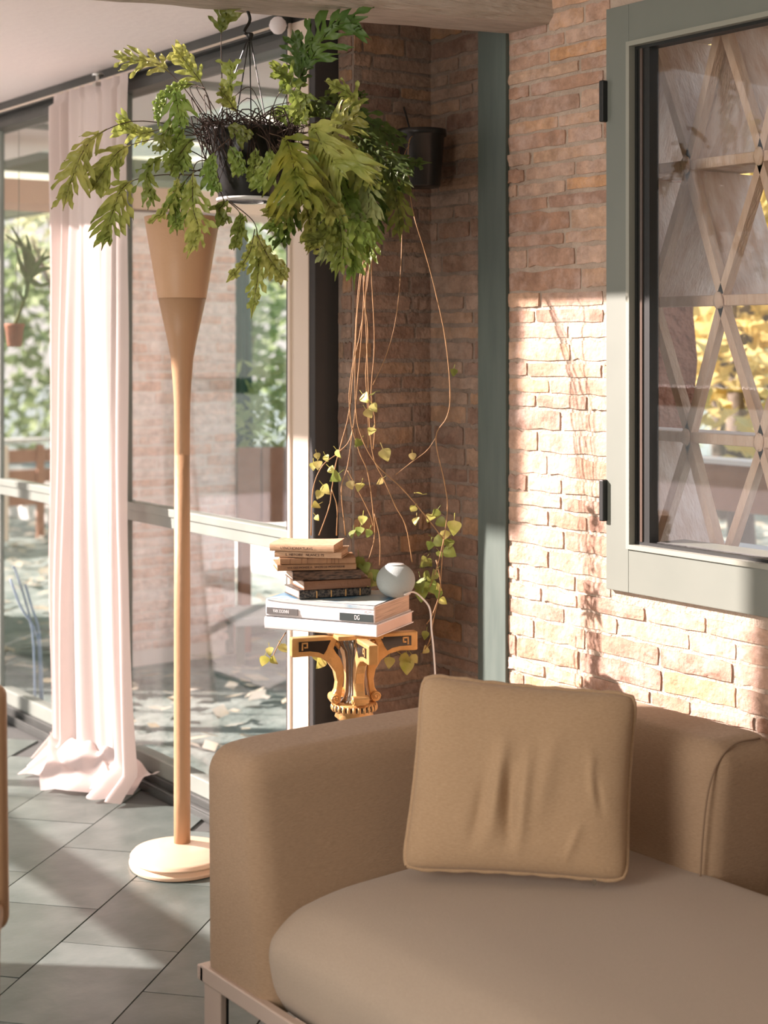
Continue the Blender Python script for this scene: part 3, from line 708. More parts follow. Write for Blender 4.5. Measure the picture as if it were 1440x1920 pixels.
# metal frame: top band and sled loops
mb = MB().box((1.647, .78, .146), (1.668, 3.005, .182)).box((1.647, 2.990, .146), (2.70, 3.017, .178)).box((2.684, .78, .150), (2.70, 3.0, .176)).box((1.652, .78, .150), (2.70, .796, .176))
mb.build('frame', M['sofaleg'], sofa, bevel=.003)
for y in (2.925, .85):
    MB().box((1.652, y, 0), (1.668, y+.07, .15)).box((2.56, y, 0), (2.576, y+.07, .15)).box((1.668, y, 0), (2.56, y+.07, .014)).box((1.668, y, .136), (2.56, y+.07, .15)).build('leg', M['sofaleg'] , sofa, bevel=.003)
    MB().box((1.668, y+.003, .014), (1.674, y+.067, .136)).build('leg_liner', M['black'], sofa)
# ------------------------------------------------------------------ cushion
cor = [W(752, 1622, 3.30), W(1178, 1640, 3.22), W(1196, 1300, 3.36), W(790, 1262, 3.40)]
cor[0].z = .415; cor[1].z = .415
nrm = (cor[1]-cor[0]).cross(cor[3]-cor[0]).normalized()
if nrm.dot(Vector((SY, CY, 0))) > 0: nrm = -nrm
cu = empty('cushion', (cor[0]+cor[1])/2, 'square beige linen cushion leaning in the corner of the sofa', 'cushion')
def edge_pt(u, v):
    # slightly concave sides with pulled corners
    cc = abs(2*v-1)**9*.045; c2 = abs(2*u-1)**9*.045; u = .5+(u-.5)*(1-cc*abs(2*u-1)**3); v = .5+(v-.5)*(1-c2*abs(2*v-1)**3)
    uu = u+.022*(u-.5)*2*(-(1-abs(2*v-1)**2.2)); vv = v+.022*(v-.5)*2*(-(1-abs(2*u-1)**2.2))
    return (cor[0]*(1-uu)+cor[1]*uu)*(1-vv)+(cor[3]*(1-uu)+cor[2]*uu)*vv
def prof(u, v):
    a = max(0, 1-abs(2*u-1)**3.2); b = max(0, 1-abs(2*v-1)**3.0); return (a*b)**.42
def cfold(u, v):
    f = 0
    for (u0, sl, wd, am, v0, v1) in ((.40, .05, .035, .011, .12, .75), (.47, -.06, .028, -.010, .1, .6), (.53, .03, .03, .008, .08, .7), (.33, .10, .03, -.006, .1, .5), (.60, .12, .05, .005, .2, .8), (.86, -.10, .02, .005, .35, .7), (.9, -.2, .015, -.004, .3, .6), (.8, .3, .02, .004, .05, .3)):
        uc = u0+sl*(v-.3); wv = sin(pi*max(0, min(1, (v-v0)/(v1-v0))))
        f += 1.5*am*math.exp(-((u-uc)/wd)**2)*wv
    return f
def fr(u, v): return edge_pt(u, v)+nrm*(.068*prof(u, v)+cfold(u, v)*prof(u, v)+.0025*nz(u, v, 1, 5)*prof(u, v))
def bk(u, v): return edge_pt(u, v)-nrm*(.055*prof(u, v))
def eg(t): return t
MB().grid(fr, 90, 80).build('front_panel', M['linen2'], cu, smooth=True)
MB().grid(bk, 20, 20).build('back_panel', M['linen2'], cu, smooth=True)
ring = [(i/24, 0) for i in range(24)]+[(1, i/24) for i in range(24)]+[(1-i/24, 1) for i in range(24)]+[(0, 1-i/24) for i in range(25)]
ep = []
for i, (u, v) in enumerate(ring):
    p = edge_pt(u, v); p.z += .0015*sin(i*1.9); ep.append(p)
MB().tube(ep, .0055, 8, cap=False).build('piping', M['linen2'], cu, smooth=True)
zp = edge_pt(.86, 0); MB().box((-.004,-.002,-.012), (.004,.002,.0), Matrix.Translation(zp-Vector((0,0,.001))+nrm*.006)).build('zip_pull', M['steel'], cu)
# ------------------------------------------------------------------ floor lamp
lc = Vector((2.19, 4.10, 0))
la = empty('floor_lamp', lc, 'tall slender terracotta-tan torch floor lamp with a conical shade top', 'lamp')
MB().lathe([(.0695,1.632),(.109,1.865),(.1065,1.866),(.104,1.86),(.060,1.62)], lc, 56, cap=False).build('lamp_shade', M['lamp'], la, smooth=True)
MB().lathe([(.0225,1.18),(.0228,1.26),(.0236,1.33),(.0265,1.385),(.0325,1.46),(.0430,1.515),(.0695,1.635),(.066,1.636)], lc, 48, cap=False).build('neck', M['lamp2'], la, smooth=True)
MB().lathe([(.0235,.03),(.0238,.2),(.0236,.7),(.0225,1.19)], lc, 40).build('pole', M['lamp2'], la, smooth=True)
def basef(u, v):
    a = 2*pi*u
    prof_ = [(.0, .066), (.03, .064), (.08, .057), (.12, .046), (.146, .037), (.154, .028), (.146, .021), (.157, .012), (.155, .003), (.14, .0), (.0, .0)]
    x = v*(len(prof_)-1); i = min(int(x), len(prof_)-2); f = x-i; r = prof_[i][0]*(1-f)+prof_[i+1][0]*f; zz = prof_[i][1]*(1-f)+prof_[i+1][1]*f
    r *= 1+.035*cos(3*a+1)*(r > .05); return lc+Vector((r*cos(a), r*sin(a), zz))
MB().grid(basef, 56, 41, True).build('base', M['lampbase'], la, smooth=True)
MB().tube(catmull([lc+Vector((-.0,.10,.02)), W(330,1565,4.83), W(313,1588,4.8), W(325,1597,4.72), W(345,1575,4.86), W(385,1562,4.93), W(460,1566,4.9), (2.4,3.95,.006)] , 8), .0035, 6).build('cord', M['black'], la, smooth=True)
for o in la.children:
    if o.name.startswith('cord'):
        for v in o.data.vertices:
            pass
# ------------------------------------------------------------------ curtain
ct = empty('curtain', (2.42, 5.2, 0), 'floor-length white curtain gathered in front of the glass doors, hem pooled', 'curtain')
def cf(u, v):
    # u along width (0 = near end, right), v from top 0 to bottom 1
    Y0 = 4.905-.20*v**2; Y1 = 5.52-.06*v**2
    nf = 9; ph = 2*pi*nf*u**1.1
    amp = .022+.02*v+.012*sin(9*u)
    y = Y0+(Y1-Y0)*u+.010*sin(ph*.5+2*v)
    low = max(0, v-.2)
    x = XG-.085-.035*low-amp*(.6+.4*cos(5*u+1))*sin(ph+.7*nz(u*3, v*2, 0))-(.05*sin(2*pi*1.6*u+.6))*low-.015*nz(u*4, v*3, 3)
    if v < .02: x = XG-.085-.012*sin(ph*1.0)
    zz = 2.405*(1-v)+.012
    if v > .965:
        k = (v-.965)/.035; x -= k*(.10+.10*max(0, sin(pi*u)))*(.7+.5*nz(u*5, 0, 2)); zz = .012+.075*(1-k)+.03*abs(nz(u*7, v*9, 4))
    return Vector((min(x, XG-.03), y, max(.006, zz)))
cur = MB().grid(cf, 240, 150).build('cloth', M['curtain'], ct, smooth=True)
def puddle(u, v):
    a = u; k = v
    q = (Vector((2.44, 4.72))*(1-a)+Vector((2.34, 5.38))*a)*(1-k)+(Vector((2.37, 4.78))*(1-a)+Vector((2.15, 5.02))*a)*k
    x = q.x-.03*nz(a*4, v*2, 5)-.03*sin(pi*a)*k*sin(9*a); y = q.y
    zz = .010+.085*(1-k)**.8*(1+.5*nz(a*6, 0, 7))+.022*abs(sin(7*a+2.5*k+nz(a*3,k*2,1)*2))*(1-k*.6)
    return Vector((x, y+.03*nz(a*3, v*3, 9), zz))
MB().grid(puddle, 90, 26).build('hem', M['curtain'], ct, smooth=True)
# ------------------------------------------------------------------ gilded stand
sc_ = Vector((2.30, 3.40, 0))
sc_ = W(664, 1185, 4.10); sc_.z = 0
st = empty('gilded_pedestal', sc_, 'gilded and black lacquered pedestal stand behind the sofa arm', 'pedestal')
MB().lathe([(.050,.758),(.042,.735),(.026,.715),(.0225,.69),(.0215,.64),(.023,.61),(.030,.592),(.038,.585)], sc_, 60, flute=.16, nf=10).build('column', M['silver'], st, smooth=True)
MB().lathe([(.035,.585),(.052,.582),(.057,.574),(.052,.565),(.046,.560),(.05,.548),(.040,.540),(.028,.52),(.022,.48),(.03,.40),(.045,.33),(.05,.27),(.03,.2),(.028,.16),(.06,.13),(.07,.10),(.06,.09)], sc_, 48).build('collar', M['gold'], st, smooth=True)
m = MB()
for k in range(26):
    a = 2*pi*k/26; c = sc_+Vector((cos(a)*.056, sin(a)*.056, .572)); m.lathe([(.001,-.010),(.004,-.006),(.0055,0),(.004,.006),(.001,.009)], c, 6)
m.build('beading', M['gold'], st, smooth=True)
m = MB(); 
for k in range(26):
    a = 2*pi*(k+.5)/26; c = sc_+Vector((cos(a)*.0565, sin(a)*.0565, .572)); m.lathe([(.001,-.007),(.003,0),(.001,.007)], c, 5)
m.build('beading', M['lacquer'], st)
# tabletop of the stand
TA = math.atan2(-.128, .287)-YAW*0
e1c, e2c = Vector((.287,-.128)).normalized(), Vector((.1485,.175)).normalized()
def cv(c): return Vector((CY*c.x+SY*c.y, -SY*c.x+CY*c.y, 0))
E1, E2 = cv(e1c).normalized(), cv(e2c).normalized(); E2 = (E2-E1*E2.dot(E1)).normalized()
UPV = Vector((0,0,1))
# four brackets
outer = [(.168,.757),(.168,.709),(.160,.708),(.120,.709),(.092,.703),(.070,.688),(.055,.666),(.049,.640),(.052,.620),(.060,.606),(.066,.598),(.062,.586),(.050,.582),(.041,.588),(.038,.600),(.034,.625),(.030,.655),(.032,.680),(.040,.700),(.050,.712),(.058,.726),(.050,.742),(.045,.757)]
inset = [(.150,.747),(.150,.722),(.120,.722),(.098,.718),(.085,.712),(.078,.722),(.072,.735),(.066,.747)]
camd = cv(Vector((0, 1)))
base_ang = math.atan2(cv(Vector((-.94, -.30))).y, cv(Vector((-.94, -.30))).x)
for k in range(4):
    a = base_ang+k*pi/2; ux = Vector((cos(a), sin(a), 0)); un = Vector((-sin(a), cos(a), 0))
    br = MB().prism(outer, sc_, ux, UPV, un, .026).build('bracket', M['gold'], st, bevel=.003)
    MB().prism(inset, sc_, ux, UPV, un, .029).build('inset_panel', M['lacquer'], br)
    key = MB()
    for (a0, b0, a1, b1) in ((.143,.745,.139,.725),(.143,.745,.126,.741),(.130,.745,.126,.730),(.136,.734,.126,.730)):
        key.box((min(a0,a1), -.0158, min(b0,b1)), (max(a0,a1), .0158, max(b0,b1)), Matrix.Translation(sc_) @ Matrix.Rotation(a, 4, 'Z'))
    key.build('greek_key', M['gold'], br)
    scr = MB(); c0 = sc_+ux*.0535+UPV*.598
    scr.tube([c0-un*.019, c0+un*.019], .0125, 18); 
    sp = [c0+un*.020+(ux*cos(t)+UPV*sin(t))*(.011*(1-t/14)) for t in [i*.5 for i in range(22)]]
    scr.tube(sp, .0022, 6); sp = [p-un*.040 for p in sp]; scr.tube(sp, .0022, 6)
    scr.build('scroll', M['gold'], br, smooth=False)
    lf_ = MB(); 
    lp = catmull([sc_+ux*.074+UPV*.755, sc_+ux*.062+UPV*.742, sc_+ux*.046+UPV*.735, sc_+ux*.040+UPV*.722], 4)
    lf_.tube(lp, [.004+.005*sin(pi*i/(len(lp)-1)) for i in range(len(lp))], 8); lf_.build('leaf_carving', M['gold'], br, smooth=True)
    a2 = a+pi/4; ux2 = Vector((cos(a2), sin(a2), 0))
    ft = catmull([sc_+UPV*.13+ux2*.03, sc_+ux2*.09+UPV*.14, sc_+ux2*.15+UPV*.06, sc_+ux2*.19+UPV*.012], 6)
    MB().tube(ft, [.02-.0005*i for i in range(len(ft))], 10).build('foot', M['gold'], st, smooth=True)
MB().box((-.06,-.06,.752), (.06,.06,.763), Matrix.Translation(sc_) @ Matrix.Rotation(base_ang, 4, 'Z')).build('top', M['gold'], st, bevel=.002)
# ------------------------------------------------------------------ big books
def text_mesh(name, s, size, origin, ux, uz, mt, parent, mirror=False, width=None):
    cu_ = bpy.data.curves.new(name, 'FONT'); cu_.body = s; cu_.size = size; cu_.align_x = 'CENTER'; cu_.align_y = 'CENTER'; cu_.extrude = .0002
    o = bpy.data.objects.new(name, cu_); C.objects.link(o)
    n = ux.cross(uz); R = Matrix((ux, uz, n)).transposed().to_4x4(); R.translation = origin
    cu_.materials.append(mt)
    dg = bpy.context.evaluated_depsgraph_get(); dg.update(); me = bpy.data.meshes.new_from_object(o.evaluated_get(dg))
    bpy.data.objects.remove(o)
    if width:
        xs = [v.co.x for v in me.vertices]; k = width/(max(xs)-min(xs))
        for v in me.vertices: v.co.x *= k
    me.transform(R)
    t = bpy.data.objects.new(name, me); C.objects.link(t); t.parent = parent; t.matrix_parent_inverse = pm(parent).inverted(); return t
def book(name, corner, ux, uy, L, D, z, h, cover, pages, label, cat='book', group=None, spine_side='front', th=.0025, open_left=True, curl=0):
    """corner = near-left; ux along the spine, uy depth; spine towards -uy"""
    ux = ux.normalized(); uy = uy.normalized(); o = Vector((corner.x, corner.y, z)); R = Matrix((ux, uy, UPV)).transposed().to_4x4(); R.translation = o
    e = empty(name, o+(ux*L+uy*D)/2, label, cat, group)
    MB().box((.003, .004, th), (L-.003, D-.004, h-th), R).build('pages', pages, e)
    nseg = 14; m = MB()
    def cz(x, y): return curl*((x/L)**3*(y/D)+.4*(1-x/L)**4*(y/D))
    m.box((0, 0, 0), (L, D, th), R)
    vs = []; fs = []
    for j in range(5):
        for i in range(nseg+1):
            x = L*i/nseg; y = D*j/4; vs.append(R @ Vector((x, y, h-th+cz(x, y)))); 
    n_ = len(vs)
    for v in list(vs): vs.append(v+UPV*th)
    for j in range(4):
        for i in range(nseg):
            a_ = j*(nseg+1)+i; fs.append((a_, a_+nseg+1, a_+nseg+2, a_+1)); fs.append((a_+n_, a_+1+n_, a_+nseg+2+n_, a_+nseg+1+n_))
    rim = [i for i in range(nseg+1)]+[(nseg+1)*j+nseg for j in range(1,5)]+[(nseg+1)*4+i for i in range(nseg-1,-1,-1)]+[(nseg+1)*j for j in range(3,0,-1)]
    for i in range(len(rim)): fs.append((rim[i], rim[(i+1)%len(rim)], rim[(i+1)%len(rim)]+n_, rim[i]+n_))
    m.add(vs, fs)
    cvr = m.build('cover', cover, e, smooth=False)
    sp_m = MB(); k = 6
    vs = []
    for i in range(k+1):
        a = pi*(i/k-.5); vs.append((-.0035*cos(a) if th < .003 else -.004*cos(a), h/2+(h/2)*sin(a)))
    pts = [(0, 0)]+vs[1:-1]+[(0, h), (.004, h), (.004, 0)]
    poly = [R @ Vector((0, y, zz)) for y, zz in pts]; poly2 = [R @ Vector((L, y, zz)) for y, zz in pts]; n = len(pts)
    sp_m.add(poly+poly2, [tuple(range(n)), tuple(range(2*n-1, n-1, -1))]+[(i, (i+1) % n, (i+1) % n+n, i+n) for i in range(n)])
    sp = sp_m.build('spine', cover, e)
    return e, R, sp
zb = .7635
nc = W(703, 1196, 4.02); # near corner
lc0 = nc-E1*.312
e, R, sp = book('large_art_book', lc0-E2*.002, E1, E2, .318, .236, zb, .031, M['whitecover'], mat('pinkish_pages', (.80,.62,.54), .9), 'thick plain white art book, lowest in the stack on the gilded pedestal')
e2, R2, sp2 = book('large_art_book', lc0+E1*.002+E2*.002, E1, E2, .308, .232, zb+.0315, .0455, M['whitecover'], M['pages'], 'thick white art book with dark spine labels and a blue cover, second from the bottom')
# cover art sheet slightly curled on top
zt = zb+.077
cs = MB()
def csf(u, v):
    cz_ = .0015+.018*max(0, u-.62)**2*v*4+.006*math.exp(-((u-.5+.3*v)/.12)**2)*0+.0006
    return lc0+E1*(.002+.308*u)+E2*(.002+.232*v)+UPV*(zt-zb+zb-0+cz_)
def csf2(u, v):
    p = csf(u, v); p.z = zt+.0008+.02*max(0, u-.6)**2*(.3+v); return p
cs.grid(csf2, 20, 12); cs.build('front_cover', M['bluecover'], e2, smooth=True)
def label_strip(u0, u1, z0_, z1_, mt, par):
    MB().box((u0, -.0055, z0_), (u1, -.003, z1_), R2).build('spine_label', mt, par)
MB().add([R2 @ Vector(p) for p in ((.0,-.0052,.0455),(.308,-.0052,.0455),(.308,-.0052,.038),(.16,-.0052,.0375),(.04,-.0052,.041),(.0,-.0052,.0445))]+[R2 @ Vector((p[0],-.003,p[2])) for p in ((.0,0,.0455),(.308,0,.0455),(.308,0,.038),(.16,0,.0375),(.04,0,.041),(.0,0,.0445))], [(0,1,2,3,4,5),(11,10,9,8,7,6)]+[(i,(i+1)%6,(i+1)%6+6,i+6) for i in range(6)]).build('blue_band', M['bluecover'], sp2)
label_strip(.004, .094, .007, .024, M['printgrey'], sp2); label_strip(.213, .306, .005, .024, M['printdark'], sp2)
text_mesh('lettering', 'VAN XXXNNI', .013, R2 @ Vector((.046, -.0058, .0155)), E1, UPV, M['printwhite'], sp2, width=.046)
text_mesh('lettering', 'DG', .0165, R2 @ Vector((.262, -.0058, .0145)), E1, UPV, M['printwhite'], sp2, width=.014)
text_mesh('lettering', 'YUYU', .010, R2 @ Vector((.285, -.0062, .033)), E1, UPV, M['printpink'], sp2, width=.026)
# ------------------------------------------------------------------ old books
def cdir(dx, dy): return cv(Vector((dx, dy))).normalized()
zz = zt+.0035
olds = [
 # px,py of near-left bottom corner of spine, length, depth, height, angle (camera frame, deg, + = right end farther), cover, pages, label
 (561, .197, .118, .0215, 22, 'leather_black', 'pages', 'thin black leather book with ribbed spine, lowest of the small old books', 'old_book'),
 (570, .180, .115, .0225, 19, 'leather_brown', 'pages', 'plump brown leather book, second from the bottom of the old books', 'old_book'),
 (549, .180, .110, .0240, 14, 'leather_dark', 'pages', 'dark marbled book with worn spine, in the middle of the old books', 'old_book'),
 (520, .205, .110, .0165, 10, 'leather_tan', 'paper', 'tan book with faded spine lettering directly on the dark marbled one', 'old_book'),
 (525, .195, .108, .0155, 6, 'leather_tan', 'paper', 'tan banded book, third from the top of the old books', 'old_book'),
 (515, .175, .115, .0150, -9, 'paper', 'paper', 'torn paperback with smudged title, second from the top', 'old_book'),
 (506, .170, .115, .0190, -12, 'paper', 'paper', 'yellowed paperback on top of the whole book stack', 'old_book')]
for (px, L, D, h, ang, cvm, pgm, lb, nm) in olds:
    a = radians(ang); ux = cdir(cos(a), sin(a)); uy = cdir(-sin(a), cos(a))
    dd = 4.115 if ang > 0 else 4.13
    crn = W(px, 900, dd)
    e, R_, sp = book(nm, crn, ux, uy, L, D, zz, h, M[cvm], M[pgm], lb, group='old books stacked on the art books', curl=(.004 if cvm == 'paper' else 0), th=.0022)
    if cvm == 'leather_black':
        for x in (.045, .085, .125, .165): MB().box((x, -.0058, .001), (x+.0025, -.002, h-.003), R_).build('gold_band', M['gold'], sp)
    if cvm == 'leather_tan' and ang == 6:
        for x in (.025, .055, .07, .12, .132, .14, .15): MB().box((x, -.0042, .001), (x+.0012, -.002, h-.001), R_).build('spine_band', M['leather_brown'], sp)
    if cvm == 'leather_tan' and ang == 10:
        text_mesh('lettering', 'VOL DES MONDE A.  SIMON DE MONTAIGNE', .007, R_ @ Vector((.10, -.0045, h/2)), ux, UPV, M['ink'], sp, width=.15)
    if ang == -12: text_mesh('lettering', 'LYNCHONIATLAVS', .009, R_ @ Vector((.072, -.0045, h/2-.001)), ux, UPV, M['ink'], sp, width=.085)
    if ang == -9: text_mesh('lettering', 'L. HISTOIRE   NUANCE TS', .009, R_ @ Vector((.08, -.0045, h/2)), ux, UPV, M['ink'], sp, width=.10)
    zz += h+.0012
# ------------------------------------------------------------------ smart speaker
spc = W(742, 1115, 4.15); spc.z = zt+.004
ss = empty('smart_speaker', spc, 'small round grey fabric speaker on the art books', 'speaker')
prf = []
for i in range(25):
    a = -pi/2*.86+(pi/2*.86+pi/2*.80)*i/24; prf.append((.0505*cos(a)**.92, .0425+.0445*sin(a)))
MB().lathe(prf, spc, 56).build('fabric_body', M['speaker'], ss, smooth=True)
MB().lathe([(.002, prf[-1][1]+.0012), (.02, prf[-1][1]+.001), (.0235, prf[-1][1]-.0008)], spc, 32).build('touch_disc', M['speakertop'], ss, smooth=True)
cbl = catmull([spc+cv(Vector((.022, -.042)))+UPV*.012, W(775,1110,4.14), W(792,1122,4.16), W(806,1142,4.17), W(809,1180,4.17), W(813,1220,4.17), W(817,1290,4.15), W(820,1420,4.12)], 6)
MB().tube(cbl, .0024, 8).build('cable', M['cable'], ss, smooth=True)
# ------------------------------------------------------------------ hanging fern
def lerp(a, b, t): return a+(b-a)*t
TOCAM = -cv(Vector((0, 1)))
def frond(parent, pts, blade, lobe, nl, mt, seed, tilt=0, wd=.0085, stalk=.0016, droop=.35, name='frond'):
    """pts: world points; blade: fraction where the leaf starts; lobe: max lobe length (m)"""
    r = random.Random(seed); P = catmull(pts, 7); n = len(P)
    # arc length parameter
    S = [0]
    for i in range(1, n): S.append(S[-1]+(P[i]-P[i-1]).length)
    tot = S[-1]
    def at(s):
        s = max(0, min(tot, s))
        for i in range(1, n):
            if S[i] >= s: f = (s-S[i-1])/max(1e-9, S[i]-S[i-1]); return P[i-1].lerp(P[i], f), (P[i]-P[i-1]).normalized()
        return P[-1], (P[-1]-P[-2]).normalized()
    m = MB(); m.cur = 1
    sb = blade*tot; st_ = [at(sb*1.0*i/8)[0] for i in range(9)] if sb > .01 else []
    if st_: m.tube(st_, [stalk*(1-.3*i/8) for i in range(9)], 5, cap=False)
    ra = [at(sb+(tot-sb)*i/10)[0] for i in range(11)]
    m.tube(ra, [stalk*.75*(1-.7*i/10)+.0002 for i in range(11)], 4, cap=False)
    m.cur = 0
    N0 = (TOCAM+Vector((r.uniform(-.5,.5), r.uniform(-.5,.5), r.uniform(-.2,.6)))).normalized()
    if tilt: N0 = (N0+Vector((0,0,tilt))).normalized()
    def frame(s):
        p, t = at(s); lat = t.cross(N0)
        if lat.length < .1: lat = t.orthogonal()
        lat.normalize(); nn = lat.cross(t).normalized(); return p, t, lat, nn
    # central wing
    ns = 16; vs = []; fs = []
    for i in range(ns+1):
        f = i/ns; p, t, lat, nn = frame(sb+(tot-sb)*f); wv = wd*(.75+.2*sin(f*9+seed))*(min(1, f*6))*(1 if f < .85 else max(.12, (1-f)/.15))
        if f > .7: wv *= 1.35 if f < .9 else 1
        lo = .003*sin(f*22+seed)
        vs += [p-lat*wv+nn*(.002+lo), p, p+lat*wv+nn*(.002-lo)]
        if i: b = (i-1)*3; fs += [(b, b+1, b+4, b+3), (b+1, b+2, b+5, b+4)]
    m.add(vs, fs)
    for k in range(nl):
        f = .04+.80*(k+.5)/nl; prof_ = (sin(pi*min(1, (f*.85+.16)))**.8)
        for sgn in (-1, 1):
            ff = f+r.uniform(-.012, .012)+(.02 if sgn > 0 else 0)
            p, t, lat, nn = frame(sb+(tot-sb)*ff)
            Ln = lobe*prof_*r.uniform(.95, 1.5); ang = radians(r.uniform(36, 56)-10*f)
            d = (lat*sgn*sin(ang)+t*cos(ang)).normalized(); side = d.cross(nn).normalized()
            ww = wd*r.uniform(.6, .9); ph = r.uniform(0, 6.28); cu2 = r.uniform(-.2, .6); q = 8; vs = []; fs = []; c = p.copy()
            for i in range(q+1):
                g = i/q
                wl = ww*(1.35-.45*min(1, g*2.5)+.22*sin(ph+g*11))*(1 if g < .75 else max(.05, (1-g)/.25)**.55)
                rf = .0055*sin(ph+g*10)
                vs += [c-side*wl+nn*(.0022+rf), c.copy(), c+side*wl+nn*(.0022-rf)]
                if i: b = (i-1)*3; fs += [(b, b+1, b+4, b+3), (b+1, b+2, b+5, b+4)]
                dd = (d+Vector((0,0,-droop))*(g*1.6)+t*cu2*g).normalized(); c = c+dd*Ln/q
            m.add(vs, fs)
    return m.build(name, [mt, M['stalk']], parent, smooth=True, fix=False)
PD = 3.92
potc = W(466, 375, PD)
fern = empty('hanging_fern', potc, 'large hanging fern with lobed yellow-green fronds in a black net pot under the beam', 'plant')
MB().lathe([(.070, 0), (.074, .006), (.092, .13), (.100, .160), (.103, .162), (.103, .172), (.096, .172), (.094, .155), (.03, .15)], potc, 40).build('pot', M['potblack'], fern, smooth=True)
MB().lathe([(.060, -.004), (.078, -.004), (.080, .002), (.078, .004)], potc, 36, cap=False).build('saucer', M['speakertop'], fern, smooth=True)
rr = random.Random(5); m = MB()
for k in range(150):
    a = rr.uniform(0, 6.3); b = a+rr.uniform(-1.6, 1.6); c0 = potc+Vector((0,0,.165)); r0 = rr.uniform(.04, .11)
    p0 = c0+Vector((cos(a)*r0, sin(a)*r0, rr.uniform(-.01,.02))); p1 = c0+Vector((cos((a+b)/2)*rr.uniform(.08,.15), sin((a+b)/2)*rr.uniform(.08,.15), rr.uniform(0,.045))); p2 = c0+Vector((cos(b)*rr.uniform(.09,.12), sin(b)*rr.uniform(.09,.12), rr.uniform(-.13,.0)))
    m.tube(catmull([p0, p1, p2], 4), rr.uniform(.0008,.002), 4, cap=False)
tag(m.build('roots', M['roots'], fern), kind='stuff')
hk = W(462, 30, PD); hk.z = 2.325
MB().tube(catmull([hk+Vector((0,0,.0)), hk+Vector((.01,.0,-.03)), hk+Vector((-.006,.0,-.06)), W(466, 65, PD)], 5), [.004]*16, 8).lathe([(.004,-.02),(.010,-.004),(.009,.0)], W(468, 62, PD), 12).build('hook', M['potblack'], fern, smooth=True)
for (px, py, dd) in ((402, 240, PD-.02), (471, 243, PD+.1), (500, 236, PD-.07), (440, 240, PD+.09)):
    MB().tube([W(468, 64, PD), W(px, py, dd)], .0017, 6).build('hanger_wire', M['potblack'], fern)
C0 = (466, 250)
